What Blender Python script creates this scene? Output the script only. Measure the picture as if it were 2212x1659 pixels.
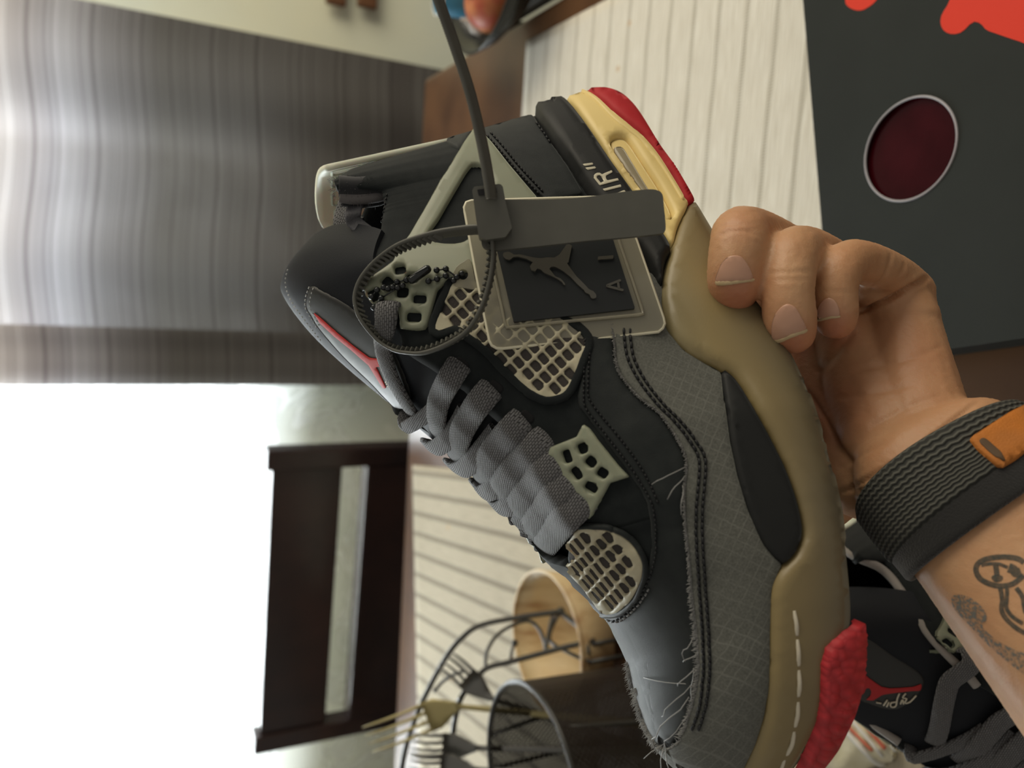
import bpy, bmesh, math, random
import numpy as np
from mathutils import Vector, Matrix
from mathutils.bvhtree import BVHTree
from mathutils.geometry import delaunay_2d_cdt

for o_ in list(bpy.data.objects):
    bpy.data.objects.remove(o_, do_unlink=True)
S = bpy.context.scene
COL = S.collection
random.seed(7)
rng = np.random.default_rng(7)

# ------------------------------------------------------------------ camera
FPX = 1700.0                      # focal length in pixels of the 2212 x 1659 frame
PITCH = math.radians(27.0)
EYE = 0.50                        # eye above the table top
TABLE_Z = 0.75
CAM = Vector((0, 0, TABLE_Z + EYE))
c_, s_ = math.cos(PITCH), math.sin(PITCH)
RIGHT, UP, BACK = Vector((1, 0, 0)), Vector((0, s_, c_)), Vector((0, -c_, s_))
cd = bpy.data.cameras.new('camera')
cd.sensor_fit = 'HORIZONTAL'; cd.sensor_width = 36.0
cd.lens = FPX * 36.0 / 2212.0
cd.clip_start = 0.02; cd.clip_end = 60
cd.dof.use_dof = True; cd.dof.focus_distance = 0.305; cd.dof.aperture_fstop = 9.0
cam = bpy.data.objects.new('camera', cd); COL.objects.link(cam)
m3 = Matrix((-UP, RIGHT, BACK)).transposed()      # phone held sideways: picture right is down
cam.matrix_world = Matrix.Translation(CAM) @ m3.to_4x4()
S.camera = cam

# ------------------------------------------------------------------ light
w = bpy.data.worlds.new('room_light'); S.world = w; w.use_nodes = True
bg = w.node_tree.nodes['Background']
bg.inputs[0].default_value = (1.0, 0.93, 0.82, 1); bg.inputs[1].default_value = 0.28

def area(name, loc, target, sx, sy, power, color):
    d = bpy.data.lights.new(name, 'AREA'); d.shape = 'RECTANGLE'; d.size = sx; d.size_y = sy
    d.energy = power; d.color = color
    ob = bpy.data.objects.new(name, d); COL.objects.link(ob)
    ob.location = loc
    ob.rotation_euler = (Vector(target) - Vector(loc)).to_track_quat('-Z', 'Y').to_euler()
    return ob
# overcast daylight standing outside the window
area('daylight', (-0.9, 4.2, 1.7), (-0.9, 0.0, 1.7), 6.0, 5.0, 2050, (0.95, 0.98, 1.0))
# the lit room on the right, behind the phone
area('room_lamp', (2.1, 0.55, 2.15), (0.25, 1.0, 1.0), 1.8, 1.8, 42, (1.0, 0.90, 0.72))

vs = S.view_settings
vs.view_transform = 'Standard'; vs.look = 'None'; vs.gamma = 1.0; vs.use_curve_mapping = False
vs.exposure = 0.0

# ------------------------------------------------------------------ helpers
def at(x, y, zc):
    """point at picture position (x, y) of the 2212 x 1659 frame, zc metres in front of the lens"""
    return CAM + RIGHT * ((829.5 - y) / FPX * zc) + UP * (-(x - 1106.0) / FPX * zc) - BACK * zc

def ray_dir(x, y):
    return (at(x, y, 1.0) - CAM)

def on_z(x, y, z):
    d = ray_dir(x, y); t = (z - CAM.z) / d.z
    return CAM + d * t

def on_y(x, y, Y):
    d = ray_dir(x, y); t = (Y - CAM.y) / d.y
    return CAM + d * t

def lin(c):
    return tuple(((v / 255.0) / 12.92 if v / 255.0 <= 0.04045 else ((v / 255.0 + 0.055) / 1.055) ** 2.4) for v in c)

def empty(name, loc=(0, 0, 0), mat=None):
    e = bpy.data.objects.new(name, None); COL.objects.link(e)
    e.empty_display_size = 0.02
    if mat is not None: e.matrix_world = mat
    else: e.location = loc
    return e

def tag(o, label=None, cat=None, group=None, kind=None):
    if label: o['label'] = label
    if cat: o['category'] = cat
    if group: o['group'] = group
    if kind: o['kind'] = kind
    return o

def mesh_obj(name, verts, faces, mat, parent=None, smooth=True, uvs=None):
    me = bpy.data.meshes.new(name)
    me.from_pydata([tuple(v) for v in verts], [], [tuple(f) for f in faces])
    if uvs is not None:
        uvl = me.uv_layers.new(name='UVMap')
        idx = np.empty(len(me.loops), dtype=np.int32); me.loops.foreach_get('vertex_index', idx)
        uvl.data.foreach_set('uv', np.asarray(uvs, dtype=np.float32)[idx].ravel())
    if smooth:
        me.polygons.foreach_set('use_smooth', [True] * len(me.polygons))
    me.update()
    ob = bpy.data.objects.new(name, me); COL.objects.link(ob)
    if mat: me.materials.append(mat)
    if parent: ob.parent = parent
    return ob

def bm_obj(name, bm, mat, parent=None, smooth=False):
    me = bpy.data.meshes.new(name); bm.to_mesh(me); bm.free()
    if smooth: me.polygons.foreach_set('use_smooth', [True] * len(me.polygons))
    ob = bpy.data.objects.new(name, me); COL.objects.link(ob)
    if mat: me.materials.append(mat)
    if parent: ob.parent = parent
    return ob

def bevel(ob, w=0.002, seg=3, ang=40):
    m = ob.modifiers.new('bevel', 'BEVEL'); m.width = w; m.segments = seg
    m.limit_method = 'ANGLE'; m.angle_limit = math.radians(ang)
    return ob

def box(name, size, mat, parent=None, loc=(0, 0, 0), rot=None, bev=0.0):
    bm = bmesh.new(); bmesh.ops.create_cube(bm, size=1.0)
    bmesh.ops.scale(bm, vec=size, verts=bm.verts)
    ob = bm_obj(name, bm, mat, parent)
    ob.location = loc
    if rot is not None: ob.rotation_euler = rot
    if bev: bevel(ob, bev)
    return ob

def add_box(V, F, c, sx, sy, sz, R=None):
    n = len(V)
    for dx in (-1, 1):
        for dy in (-1, 1):
            for dz in (-1, 1):
                p = Vector((dx * sx / 2, dy * sy / 2, dz * sz / 2))
                if R is not None: p = R @ p
                V.append(Vector(c) + p)
    for f in ((0, 1, 3, 2), (4, 6, 7, 5), (0, 4, 5, 1), (2, 3, 7, 6), (0, 2, 6, 4), (1, 5, 7, 3)):
        F.append(tuple(n + i for i in f))

def catmull(pts, n=8, closed=False):
    P = [np.asarray(p, float) for p in pts]; out = []
    N = len(P); rngk = range(N if closed else N - 1)
    for i in rngk:
        if closed: a, b, c, d = P[(i - 1) % N], P[i], P[(i + 1) % N], P[(i + 2) % N]
        else: a, b, c, d = P[max(i - 1, 0)], P[i], P[i + 1], P[min(i + 2, N - 1)]
        for k in range(n):
            t = k / n
            out.append(0.5 * ((2 * b) + (c - a) * t + (2 * a - 5 * b + 4 * c - d) * t * t + (3 * b - a - 3 * c + d) * t ** 3))
    if not closed: out.append(P[-1])
    return out

def resample(pts, step, closed=False):
    P = [np.asarray(p, float) for p in pts]
    if closed: P = P + [P[0]]
    d = [0.0]
    for a, b in zip(P[:-1], P[1:]): d.append(d[-1] + float(np.linalg.norm(b - a)))
    n = max(2, int(round(d[-1] / step)))
    ts = np.linspace(0, d[-1], n + 1)
    arr = np.array(P)
    out = np.stack([np.interp(ts, d, arr[:, k]) for k in range(arr.shape[1])], 1)
    return out[:-1] if closed else out

def tube_geo(pts, r, seg=8, closed=False, cap=True):
    """pts: list of 3D points, r: float or list of radii"""
    P = [Vector(p) for p in pts]; n = len(P)
    rr = r if hasattr(r, '__len__') else [r] * n
    V, F = [], []
    nrm = None
    for i in range(n):
        if closed: t = P[(i + 1) % n] - P[(i - 1) % n]
        else: t = P[min(i + 1, n - 1)] - P[max(i - 1, 0)]
        if t.length < 1e-12: t = Vector((0, 0, 1))
        t.normalize()
        if nrm is None:
            nrm = t.orthogonal().normalized()
        nrm = (nrm - t * nrm.dot(t))
        if nrm.length < 1e-9: nrm = t.orthogonal()
        nrm.normalize(); b = t.cross(nrm)
        for k in range(seg):
            a = 2 * math.pi * k / seg
            V.append(P[i] + (nrm * math.cos(a) + b * math.sin(a)) * rr[i])
    for i in range(n if closed else n - 1):
        j = (i + 1) % n
        for k in range(seg):
            k2 = (k + 1) % seg
            F.append((i * seg + k, i * seg + k2, j * seg + k2, j * seg + k))
    if cap and not closed:
        F.append(tuple(reversed(range(seg)))); F.append(tuple(range((n - 1) * seg, n * seg)))
    return V, F

def tube(name, pts, r, mat, parent=None, seg=8, closed=False, smooth=True):
    V, F = tube_geo(pts, r, seg, closed)
    return mesh_obj(name, V, F, mat, parent, smooth)

class Geo:
    def __init__(s): s.V = []; s.F = []
    def add(s, VF):
        n = len(s.V); s.V += list(VF[0]); s.F += [tuple(i + n for i in f) for f in VF[1]]
    def obj(s, name, mat, parent=None, smooth=True): return mesh_obj(name, s.V, s.F, mat, parent, smooth)

def lathe_geo(profile, seg=48, close=False):
    V, F = [], []; n = len(profile)
    for k in range(seg):
        a = 2 * math.pi * k / seg
        for (r, z) in profile: V.append((r * math.cos(a), r * math.sin(a), z))
    for k in range(seg):
        k2 = (k + 1) % seg
        for i in range(n - 1): F.append((k * n + i, k2 * n + i, k2 * n + i + 1, k * n + i + 1))
    return V, F

def sphere_geo(c, r, seg=12, rings=8, sc=(1, 1, 1)):
    V, F = [], []
    for i in range(rings + 1):
        th = math.pi * i / rings
        for k in range(seg):
            a = 2 * math.pi * k / seg
            V.append(Vector((c[0] + r * sc[0] * math.sin(th) * math.cos(a), c[1] + r * sc[1] * math.sin(th) * math.sin(a), c[2] + r * sc[2] * math.cos(th))))
    for i in range(rings):
        for k in range(seg):
            k2 = (k + 1) % seg
            F.append((i * seg + k, (i + 1) * seg + k, (i + 1) * seg + k2, i * seg + k2))
    return V, F

# ------------------------------------------------------------------ materials
MATS = {}
def mat(name, col, rough=0.5, metal=0.0, spec=0.5, bump=None, var=None, sheen=0.0, coat=0.0, trans=0.0, ior=1.45, sss=0.0, alpha=1.0):
    """col linear rgb; bump = (noise scale, strength, distance); var = (noise scale, second colour, contrast)"""
    if name in MATS: return MATS[name]
    m = bpy.data.materials.new(name); m.use_nodes = True
    nt = m.node_tree; N = nt.nodes; L = nt.links
    b = N['Principled BSDF']
    b.inputs['Base Color'].default_value = (*col, 1); b.inputs['Roughness'].default_value = rough
    b.inputs['Metallic'].default_value = metal; b.inputs['Specular IOR Level'].default_value = spec
    b.inputs['IOR'].default_value = ior
    b.inputs['Sheen Weight'].default_value = sheen; b.inputs['Coat Weight'].default_value = coat
    b.inputs['Transmission Weight'].default_value = trans
    b.inputs['Alpha'].default_value = alpha
    if sss:
        b.inputs['Subsurface Weight'].default_value = sss
        b.inputs['Subsurface Radius'].default_value = (0.008, 0.003, 0.0015); b.inputs['Subsurface Scale'].default_value = 0.5
    tc = N.new('ShaderNodeTexCoord')
    if var:
        n1 = N.new('ShaderNodeTexNoise'); n1.inputs['Scale'].default_value = var[0]; n1.inputs['Detail'].default_value = 5
        L.new(tc.outputs['Object'], n1.inputs['Vector'])
        r = N.new('ShaderNodeValToRGB')
        lo, hi = var[2] if len(var) > 2 else (0.35, 0.65)
        r.color_ramp.elements[0].position = lo; r.color_ramp.elements[1].position = hi
        r.color_ramp.elements[0].color = (*col, 1); r.color_ramp.elements[1].color = (*var[1], 1)
        L.new(n1.outputs['Fac'], r.inputs['Fac']); L.new(r.outputs['Color'], b.inputs['Base Color'])
    if bump:
        n2 = N.new('ShaderNodeTexNoise'); n2.inputs['Scale'].default_value = bump[0]; n2.inputs['Detail'].default_value = 4
        L.new(tc.outputs['Object'], n2.inputs['Vector'])
        bp = N.new('ShaderNodeBump'); bp.inputs['Strength'].default_value = bump[1]; bp.inputs['Distance'].default_value = bump[2]
        L.new(n2.outputs['Fac'], bp.inputs['Height']); L.new(bp.outputs['Normal'], b.inputs['Normal'])
    MATS[name] = m
    return m

def nodes_of(m): return m.node_tree.nodes, m.node_tree.links, m.node_tree.nodes['Principled BSDF']

def mathn(N, L, op, a, b=None, c=None):
    n = N.new('ShaderNodeMath'); n.operation = op
    for i, v in enumerate((a, b, c)):
        if v is None: continue
        if isinstance(v, (int, float)): n.inputs[i].default_value = v
        else: L.new(v, n.inputs[i])
    return n.outputs[0]

def mixc(N, L, fac, a, b):
    n = N.new('ShaderNodeMix'); n.data_type = 'RGBA'
    if isinstance(fac, (int, float)): n.inputs[0].default_value = fac
    else: L.new(fac, n.inputs[0])
    for i, v in ((6, a), (7, b)):
        if isinstance(v, tuple): n.inputs[i].default_value = (*v, 1)
        else: L.new(v, n.inputs[i])
    return n.outputs[2]

def ramp(N, L, fac, stops):
    r = N.new('ShaderNodeValToRGB'); e = r.color_ramp.elements
    while len(e) < len(stops): e.new(0.5)
    for k, (p, c) in enumerate(stops):
        e[k].position = p; e[k].color = (*c, 1) if len(c) == 3 else c
    L.new(fac, r.inputs['Fac'])
    return r.outputs['Color']

# ================================================================== the room
YW = 1.98
M_wall = mat('painted_wall', lin((232, 230, 200)), 0.9, bump=(60, 0.1, 0.002), var=(1.5, lin((216, 222, 206))))
M_white = mat('white_paint', lin((225, 225, 220)), 0.6)
M_floor = mat('floor_wood', lin((96, 70, 48)), 0.5, var=(6, lin((70, 50, 34))))

V, F = [], []
x0, x1, zb_, zt_ = -1.7, 0.66, 0.92, 1.66  # window top is out of view, set low to cut steep daylight
def wbox(xa, xb, za, zb): add_box(V, F, ((xa + xb) / 2, YW + 0.06, (za + zb) / 2), xb - xa, 0.12, zb - za)
wbox(-2.8, x0, 0, 2.6); wbox(x1, 2.4, 0, 2.6); wbox(x0, x1, 0, zb_); wbox(x0, x1, zt_, 2.6)
tag(mesh_obj('wall_back', V, F, M_wall, smooth=False), kind='structure')
V, F = [], []; add_box(V, F, (-0.2, 0.3, -0.02), 5.2, 3.6, 0.04)
tag(mesh_obj('floor', V, F, M_floor, smooth=False), kind='structure')

win = empty('window_1', ((x0 + x1) / 2, YW + 0.06, zb_)); tag(win, kind='structure')
wx, wh = x1 - x0, zt_ - zb_
for (nm, cx, cz, sx, sz) in (('window_frame', -wx / 2 + .025, wh / 2, .05, wh), ('window_frame', wx / 2 - .025, wh / 2, .05, wh),
                             ('window_frame', 0, .02, wx, .04), ('window_frame', 0, wh - .025, wx, .05)):
    box(nm, (sx, .06, sz), M_white, win, (cx, 0, cz))
M_glass = bpy.data.materials.new('window_glass'); M_glass.use_nodes = True
N = M_glass.node_tree.nodes; L = M_glass.node_tree.links
tr = N.new('ShaderNodeBsdfTransparent'); tr.inputs[0].default_value = (0.95, 0.97, 0.97, 1)
gl = N.new('ShaderNodeBsdfGlossy'); gl.inputs['Roughness'].default_value = 0.03
mx = N.new('ShaderNodeMixShader'); mx.inputs[0].default_value = 0.05
L.new(tr.outputs[0], mx.inputs[1]); L.new(gl.outputs[0], mx.inputs[2]); L.new(mx.outputs[0], N['Material Output'].inputs[0])
box('pane', (wx - .1, .004, wh - .09), M_glass, win, (0, .005, wh / 2))
box('window_sill', (wx + .08, .05, .022), M_white, win, (0, -.055, -.011), bev=.004)

# ---- sheer leaf-patterned curtain hanging over the window
def drape(name, xa, xb, za, zb, y, amp, wl, mat_, nx=120, nz=24, ph=0.0, slack=0.0):
    V, F, UV = [], [], []
    for j in range(nz + 1):
        z = za + (zb - za) * j / nz
        for i in range(nx + 1):
            x = xa + (xb - xa) * i / nx
            k = 2 * math.pi * (x - xa) / wl + ph
            dy = amp * (math.sin(k) + 0.35 * math.sin(2.3 * k + 1.0)) * (1.0 - 0.25 * j / nz)
            V.append((x + 0.25 * amp * math.cos(k), y + dy, z + slack * math.sin(k * .8))); UV.append((i / nx, j / nz))
    for j in range(nz):
        for i in range(nx):
            a = j * (nx + 1) + i
            F.append((a, a + 1, a + nx + 2, a + nx + 1))
    return mesh_obj(name, V, F, mat_, uvs=UV)

M_sheer = bpy.data.materials.new('sheer_voile'); M_sheer.use_nodes = True
N = M_sheer.node_tree.nodes; L = M_sheer.node_tree.links
tc = N.new('ShaderNodeTexCoord')
mp = N.new('ShaderNodeMapping'); mp.inputs['Scale'].default_value = (5.5, 0.01, 7.0); mp.inputs['Rotation'].default_value = (0, 0.6, 0)
L.new(tc.outputs['Object'], mp.inputs['Vector'])
nz_ = N.new('ShaderNodeTexNoise'); nz_.inputs['Scale'].default_value = 1.0; nz_.inputs['Detail'].default_value = 2; nz_.inputs['Distortion'].default_value = 1.2
L.new(mp.outputs[0], nz_.inputs['Vector'])
band = mathn(N, L, 'ABSOLUTE', mathn(N, L, 'SUBTRACT', nz_.outputs['Fac'], 0.52))
leaf = ramp(N, L, band, [(0.0, (1, 1, 1)), (0.035, (0.75, 0.75, 0.75)), (0.06, (0, 0, 0))])
lf = N.new('ShaderNodeTexVoronoi'); lf.inputs['Scale'].default_value = 1.3
L.new(mp.outputs[0], lf.inputs['Vector'])
leaf2 = ramp(N, L, lf.outputs['Distance'], [(0.0, (.8, .8, .8)), (0.28, (.6, .6, .6)), (0.31, (0, 0, 0))])
lm = mathn(N, L, 'MAXIMUM', leaf, leaf2)
opac = mathn(N, L, 'MULTIPLY_ADD', lm, 0.34, 0.52)
df = N.new('ShaderNodeBsdfDiffuse'); df.inputs[0].default_value = (0.88, 0.88, 0.85, 1)
tl = N.new('ShaderNodeBsdfTranslucent'); tl.inputs[0].default_value = (0.80, 0.82, 0.82, 1)
m1 = N.new('ShaderNodeMixShader'); m1.inputs[0].default_value = 0.55
L.new(df.outputs[0], m1.inputs[1]); L.new(tl.outputs[0], m1.inputs[2])
t2 = N.new('ShaderNodeBsdfTransparent')
m2 = N.new('ShaderNodeMixShader'); L.new(opac, m2.inputs[0]); L.new(t2.outputs[0], m2.inputs[1]); L.new(m1.outputs[0], m2.inputs[2])
L.new(m2.outputs[0], N['Material Output'].inputs[0])
sh = drape('sheer_curtain', -1.75, 0.5, 0.18, 2.3, 1.885, 0.008, 0.31, M_sheer, nx=160)
tag(sh, 'thin white sheer curtain with leaf pattern over the bright window', 'curtain')

# ---- grey striped curtain, pale at the top
M_cur = bpy.data.materials.new('striped_curtain_cloth'); M_cur.use_nodes = True
N = M_cur.node_tree.nodes; L = M_cur.node_tree.links
tc = N.new('ShaderNodeTexCoord'); sp = N.new('ShaderNodeSeparateXYZ'); L.new(tc.outputs['Object'], sp.inputs[0])
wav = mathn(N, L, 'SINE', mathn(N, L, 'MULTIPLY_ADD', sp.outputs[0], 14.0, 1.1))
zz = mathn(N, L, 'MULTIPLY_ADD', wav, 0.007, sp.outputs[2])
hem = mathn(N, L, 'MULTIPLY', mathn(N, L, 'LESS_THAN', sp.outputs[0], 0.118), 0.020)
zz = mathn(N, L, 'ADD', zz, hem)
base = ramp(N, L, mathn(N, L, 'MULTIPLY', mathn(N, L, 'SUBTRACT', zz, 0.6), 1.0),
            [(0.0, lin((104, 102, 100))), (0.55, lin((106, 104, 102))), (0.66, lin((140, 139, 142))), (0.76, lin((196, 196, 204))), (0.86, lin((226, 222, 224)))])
n1 = N.new('ShaderNodeTexNoise'); n1.noise_dimensions = '1D'; n1.inputs['Scale'].default_value = 95; n1.inputs['Detail'].default_value = 3
L.new(zz, n1.inputs['W'])
st = ramp(N, L, n1.outputs['Fac'], [(0.30, (0.62, 0.60, 0.60)), (0.46, (0.90, 0.90, 0.90)), (0.62, (1, 1, 1))])
n3 = N.new('ShaderNodeTexNoise'); n3.noise_dimensions = '1D'; n3.inputs['Scale'].default_value = 9; n3.inputs['Detail'].default_value = 0
L.new(zz, n3.inputs['W'])
st2 = ramp(N, L, n3.outputs['Fac'], [(0.30, (0.72, 0.70, 0.70)), (0.36, (1, 1, 1))])
mul = N.new('ShaderNodeMix'); mul.data_type = 'RGBA'; mul.blend_type = 'MULTIPLY'; mul.inputs[0].default_value = 1
L.new(base, mul.inputs[6]); L.new(st, mul.inputs[7])
mul2 = N.new('ShaderNodeMix'); mul2.data_type = 'RGBA'; mul2.blend_type = 'MULTIPLY'; mul2.inputs[0].default_value = 0.8
L.new(mul.outputs[2], mul2.inputs[6]); L.new(st2, mul2.inputs[7])
df = N.new('ShaderNodeBsdfDiffuse'); tl = N.new('ShaderNodeBsdfTranslucent')
L.new(mul2.outputs[2], df.inputs[0]); L.new(mul2.outputs[2], tl.inputs[0])
m1 = N.new('ShaderNodeMixShader'); m1.inputs[0].default_value = 0.10
L.new(df.outputs[0], m1.inputs[1]); L.new(tl.outputs[0], m1.inputs[2]); L.new(m1.outputs[0], N['Material Output'].inputs[0])
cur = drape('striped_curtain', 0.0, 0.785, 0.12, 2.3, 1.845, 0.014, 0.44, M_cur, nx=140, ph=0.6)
# hem folded back along the window edge
Vh, Fh = [], []
tag(cur, 'grey curtain with horizontal stripes fading to white at the top', 'curtain')
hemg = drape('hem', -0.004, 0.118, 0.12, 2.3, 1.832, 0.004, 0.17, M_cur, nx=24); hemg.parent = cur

# ---- something wooden hanging on the wall at the picture edge
pk = on_y(755, 26, YW - 0.03)
rk = empty('wall_plaque', pk); tag(rk, 'small brown wooden plaque hung on the wall beside the striped curtain', 'plaque')
M_brown = mat('brown_wood', lin((112, 74, 44)), 0.55, var=(14, lin((84, 54, 32))))
box('board', (.16, .016, .05), M_brown, rk, (.09, 0, .035), bev=.004)
box('board', (.16, .016, .05), M_brown, rk, (.10, 0, -.045), bev=.004)
box('batten', (.03, .012, .15), M_brown, rk, (.12, .013, -.005), bev=.003)

# ================================================================== table
TA = math.radians(7.5)
EX = Vector((math.cos(TA), -math.sin(TA), 0)); EY = Vector((math.sin(TA), math.cos(TA), 0))
CFR = on_z(916, 171, TABLE_Z)
M_table = mat('table_wood', lin((104, 74, 50)), 0.28, spec=0.5, var=(9, lin((78, 54, 38))), bump=(40, 0.05, 0.001))
TW, TL = 1.75, 1.22
ctr = CFR - EX * (TW / 2) - EY * (TL / 2)
tb = empty('dining_table', (ctr.x, ctr.y, 0)); tb.rotation_euler = (0, 0, -TA)
tag(tb, 'brown wooden dining table carrying placemats and shoe box', 'table')
tt = box('table_top', (TW, TL, .035), M_table, tb, (0, 0, TABLE_Z - .0175)); bevel(tt, .008, 3)
for sx in (-1, 1):
    for sy in (-1, 1):
        box('leg', (.07, .07, TABLE_Z - .035), M_table, tb, (sx * (TW / 2 - .08), sy * (TL / 2 - .08), (TABLE_Z - .035) / 2), bev=.005)
for sy in (-1, 1): box('apron', (TW - .23, .02, .09), M_table, tb, (0, sy * (TL / 2 - .08), TABLE_Z - .08))
for sx in (-1, 1): box('apron', (.02, TL - .23, .09), M_table, tb, (sx * (TW / 2 - .08), 0, TABLE_Z - .08))

# ---- woven placemats (bands run across their local x)
def mat_weave(name, ca, cb, cband, bw, bs):
    m_ = bpy.data.materials.new(name); m_.use_nodes = True
    N, L, b = nodes_of(m_)
    tc = N.new('ShaderNodeTexCoord'); sp = N.new('ShaderNodeSeparateXYZ'); L.new(tc.outputs['Object'], sp.inputs[0])
    thr = N.new('ShaderNodeTexNoise'); thr.inputs['Scale'].default_value = 1.0; thr.inputs['Detail'].default_value = 3
    mp = N.new('ShaderNodeMapping'); mp.inputs['Scale'].default_value = (25, 800, 1); L.new(tc.outputs['Object'], mp.inputs[0]); L.new(mp.outputs[0], thr.inputs['Vector'])
    ph = mathn(N, L, 'PINGPONG', sp.outputs[1], 0.0185)
    bandf = ramp(N, L, mathn(N, L, 'DIVIDE', ph, 0.0185), [(0.0, (1, 1, 1)), (bw, (1, 1, 1)), (bw * 1.8, (0, 0, 0))])
    rib = mathn(N, L, 'SINE', mathn(N, L, 'MULTIPLY', sp.outputs[0], 2400.0))
    dash = mathn(N, L, 'MULTIPLY', bandf, mathn(N, L, 'MULTIPLY_ADD', rib, 0.3, 0.7))
    colr = ramp(N, L, thr.outputs['Fac'], [(0.3, ca), (0.7, cb)])
    col2 = mixc(N, L, mathn(N, L, 'MULTIPLY', dash, bs), colr, cband)
    vor = N.new('ShaderNodeTexVoronoi'); vor.inputs['Scale'].default_value = 22; L.new(tc.outputs['Object'], vor.inputs['Vector'])
    vs2 = N.new('ShaderNodeSeparateColor'); L.new(vor.outputs['Color'], vs2.inputs[0])
    spot = mathn(N, L, 'MULTIPLY', mathn(N, L, 'LESS_THAN', vor.outputs['Distance'], 0.10), mathn(N, L, 'GREATER_THAN', vs2.outputs[0], 0.86))
    col3 = mixc(N, L, mathn(N, L, 'MULTIPLY', spot, 0.5), col2, lin((196, 150, 84)))
    L.new(col3, b.inputs['Base Color']); b.inputs['Roughness'].default_value = 0.9
    bp = N.new('ShaderNodeBump'); bp.inputs['Strength'].default_value = 0.5; bp.inputs['Distance'].default_value = 0.001
    hgt = mathn(N, L, 'SUBTRACT', thr.outputs['Fac'], mathn(N, L, 'MULTIPLY', dash, 1.2)); L.new(hgt, bp.inputs['Height']); L.new(bp.outputs[0], b.inputs['Normal'])
    return m_
M_mat = mat_weave('woven_placemat', lin((205, 198, 182)), lin((236, 232, 220)), lin((150, 142, 122)), 0.10, 0.62)
M_mat2 = mat_weave('woven_placemat_beige', lin((168, 158, 138)), lin((192, 182, 160)), lin((112, 104, 88)), 0.17, 0.95)  # same weave in darker tones with broader, stronger bands

def placemat(corner, fwd_ang, wid, dep, label, bands='x', mat_=None):
    ang = math.radians(fwd_ang)
    fy = Vector((math.sin(ang), math.cos(ang), 0)); fx = Vector((math.cos(ang), -math.sin(ang), 0))
    c = corner - fx * (wid / 2) - fy * (dep / 2)
    sx, sy = (wid, dep) if bands == 'x' else (dep, wid)
    nx, ny = 24, 40
    V, F = [], []
    for lay in (0, 1):
        for j in range(ny + 1):
            for i in range(nx + 1):
                x, y = (i / nx - .5) * sx, (j / ny - .5) * sy
                z = 0.0004 + lay * (0.0016 + 0.0005 * math.sin(x * 60 + 2 * y * 20) * math.sin(y * 45))
                V.append((x, y, z))
    n1 = (nx + 1) * (ny + 1)
    for j in range(ny):
        for i in range(nx):
            a = j * (nx + 1) + i
            F.append((n1 + a, n1 + a + 1, n1 + a + nx + 2, n1 + a + nx + 1)); F.append((a, a + nx + 1, a + nx + 2, a + 1))
    ring = [i for i in range(nx + 1)] + [j * (nx + 1) + nx for j in range(1, ny + 1)] + [ny * (nx + 1) + i for i in range(nx - 1, -1, -1)] + [j * (nx + 1) for j in range(ny - 1, 0, -1)]
    for a, b2 in zip(ring, ring[1:] + ring[:1]): F.append((a, b2, n1 + b2, n1 + a))
    ob = mesh_obj('placemat', V, F, mat_ or M_mat)
    ob.location = (c.x, c.y, TABLE_Z); ob.rotation_euler = (0, 0, -ang + (math.pi / 2 if bands == 'y' else 0))
    return tag(ob, label, 'placemat', 'woven placemats on the table')
placemat(on_z(1140, 90, TABLE_Z), 8.0, .34, .56, 'cream woven placemat behind the shoe heel, partly under the dark shoe box')
placemat(on_z(893, 1004, TABLE_Z), -3.5, .62, .60, 'beige woven placemat with broad dark bands in front of the dark chair', 'y', M_mat2)
k3 = on_z(1985, 1480, TABLE_Z)
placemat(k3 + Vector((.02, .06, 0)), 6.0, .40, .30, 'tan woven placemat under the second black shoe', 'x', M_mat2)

# ================================================================== chair on the far side
CY = math.radians(14)
M_chair = mat('espresso_wood', lin((40, 34, 35)), 0.22, spec=0.5, var=(7, lin((54, 40, 38))))
T1 = on_y(577, 975, 1.60); CX = Vector((math.cos(CY), -math.sin(CY), 0))
Wc = 0.69
cc = T1 - CX * (Wc / 2)
ch = empty('dining_chair', (cc.x, cc.y, 0)); ch.rotation_euler = (0, 0, -CY)
tag(ch, 'dark brown wooden dining chair with horizontal back rails against the window', 'chair')
zt = T1.z
for sx in (-1, 1):
    box('back_post', (.042, .045, zt), M_chair, ch, (sx * (Wc / 2 - .021), .02, zt / 2), bev=.004)
box('top_rail', (Wc - .084, .026, .142), M_chair, ch, (0, .02, zt - .013 - .071), bev=.004)
box('back_rail', (Wc - .084, .05, .16), M_chair, ch, (0, .025, .77 - .08), bev=.004)
box('seat', (Wc - .05, .44, .035), M_chair, ch, (0, -.17, .45), bev=.008)
for sx in (-1, 1):
    box('leg', (.042, .042, .432), M_chair, ch, (sx * (Wc / 2 - .05), -.35, .216), bev=.004)
    box('stretcher', (.022, .33, .03), M_chair, ch, (sx * (Wc / 2 - .045), -.165, .22))

# ================================================================== the shoe in the hand
# shoe axes: x toe-ward, y towards the near side, z away from the sole (metres)
R_S = np.array([[-0.9023951949, 0.4283239059, -0.0471332565], [-0.1418633900, -0.1920194248, 0.9710835799], [0.4068878111, 0.8829876399, 0.2340408876]])
T_S = np.array([0.1269, -0.06367, -0.39564])
O_S = -R_S.T @ T_S                                   # lens position in shoe axes
B3 = np.array([RIGHT[:], UP[:], BACK[:]]).T
RW = B3 @ R_S; TWv = np.array(CAM[:]) + B3 @ T_S
M_SHOE = Matrix([[*RW[0], TWv[0]], [*RW[1], TWv[1]], [*RW[2], TWv[2]], [0, 0, 0, 1]])

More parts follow.
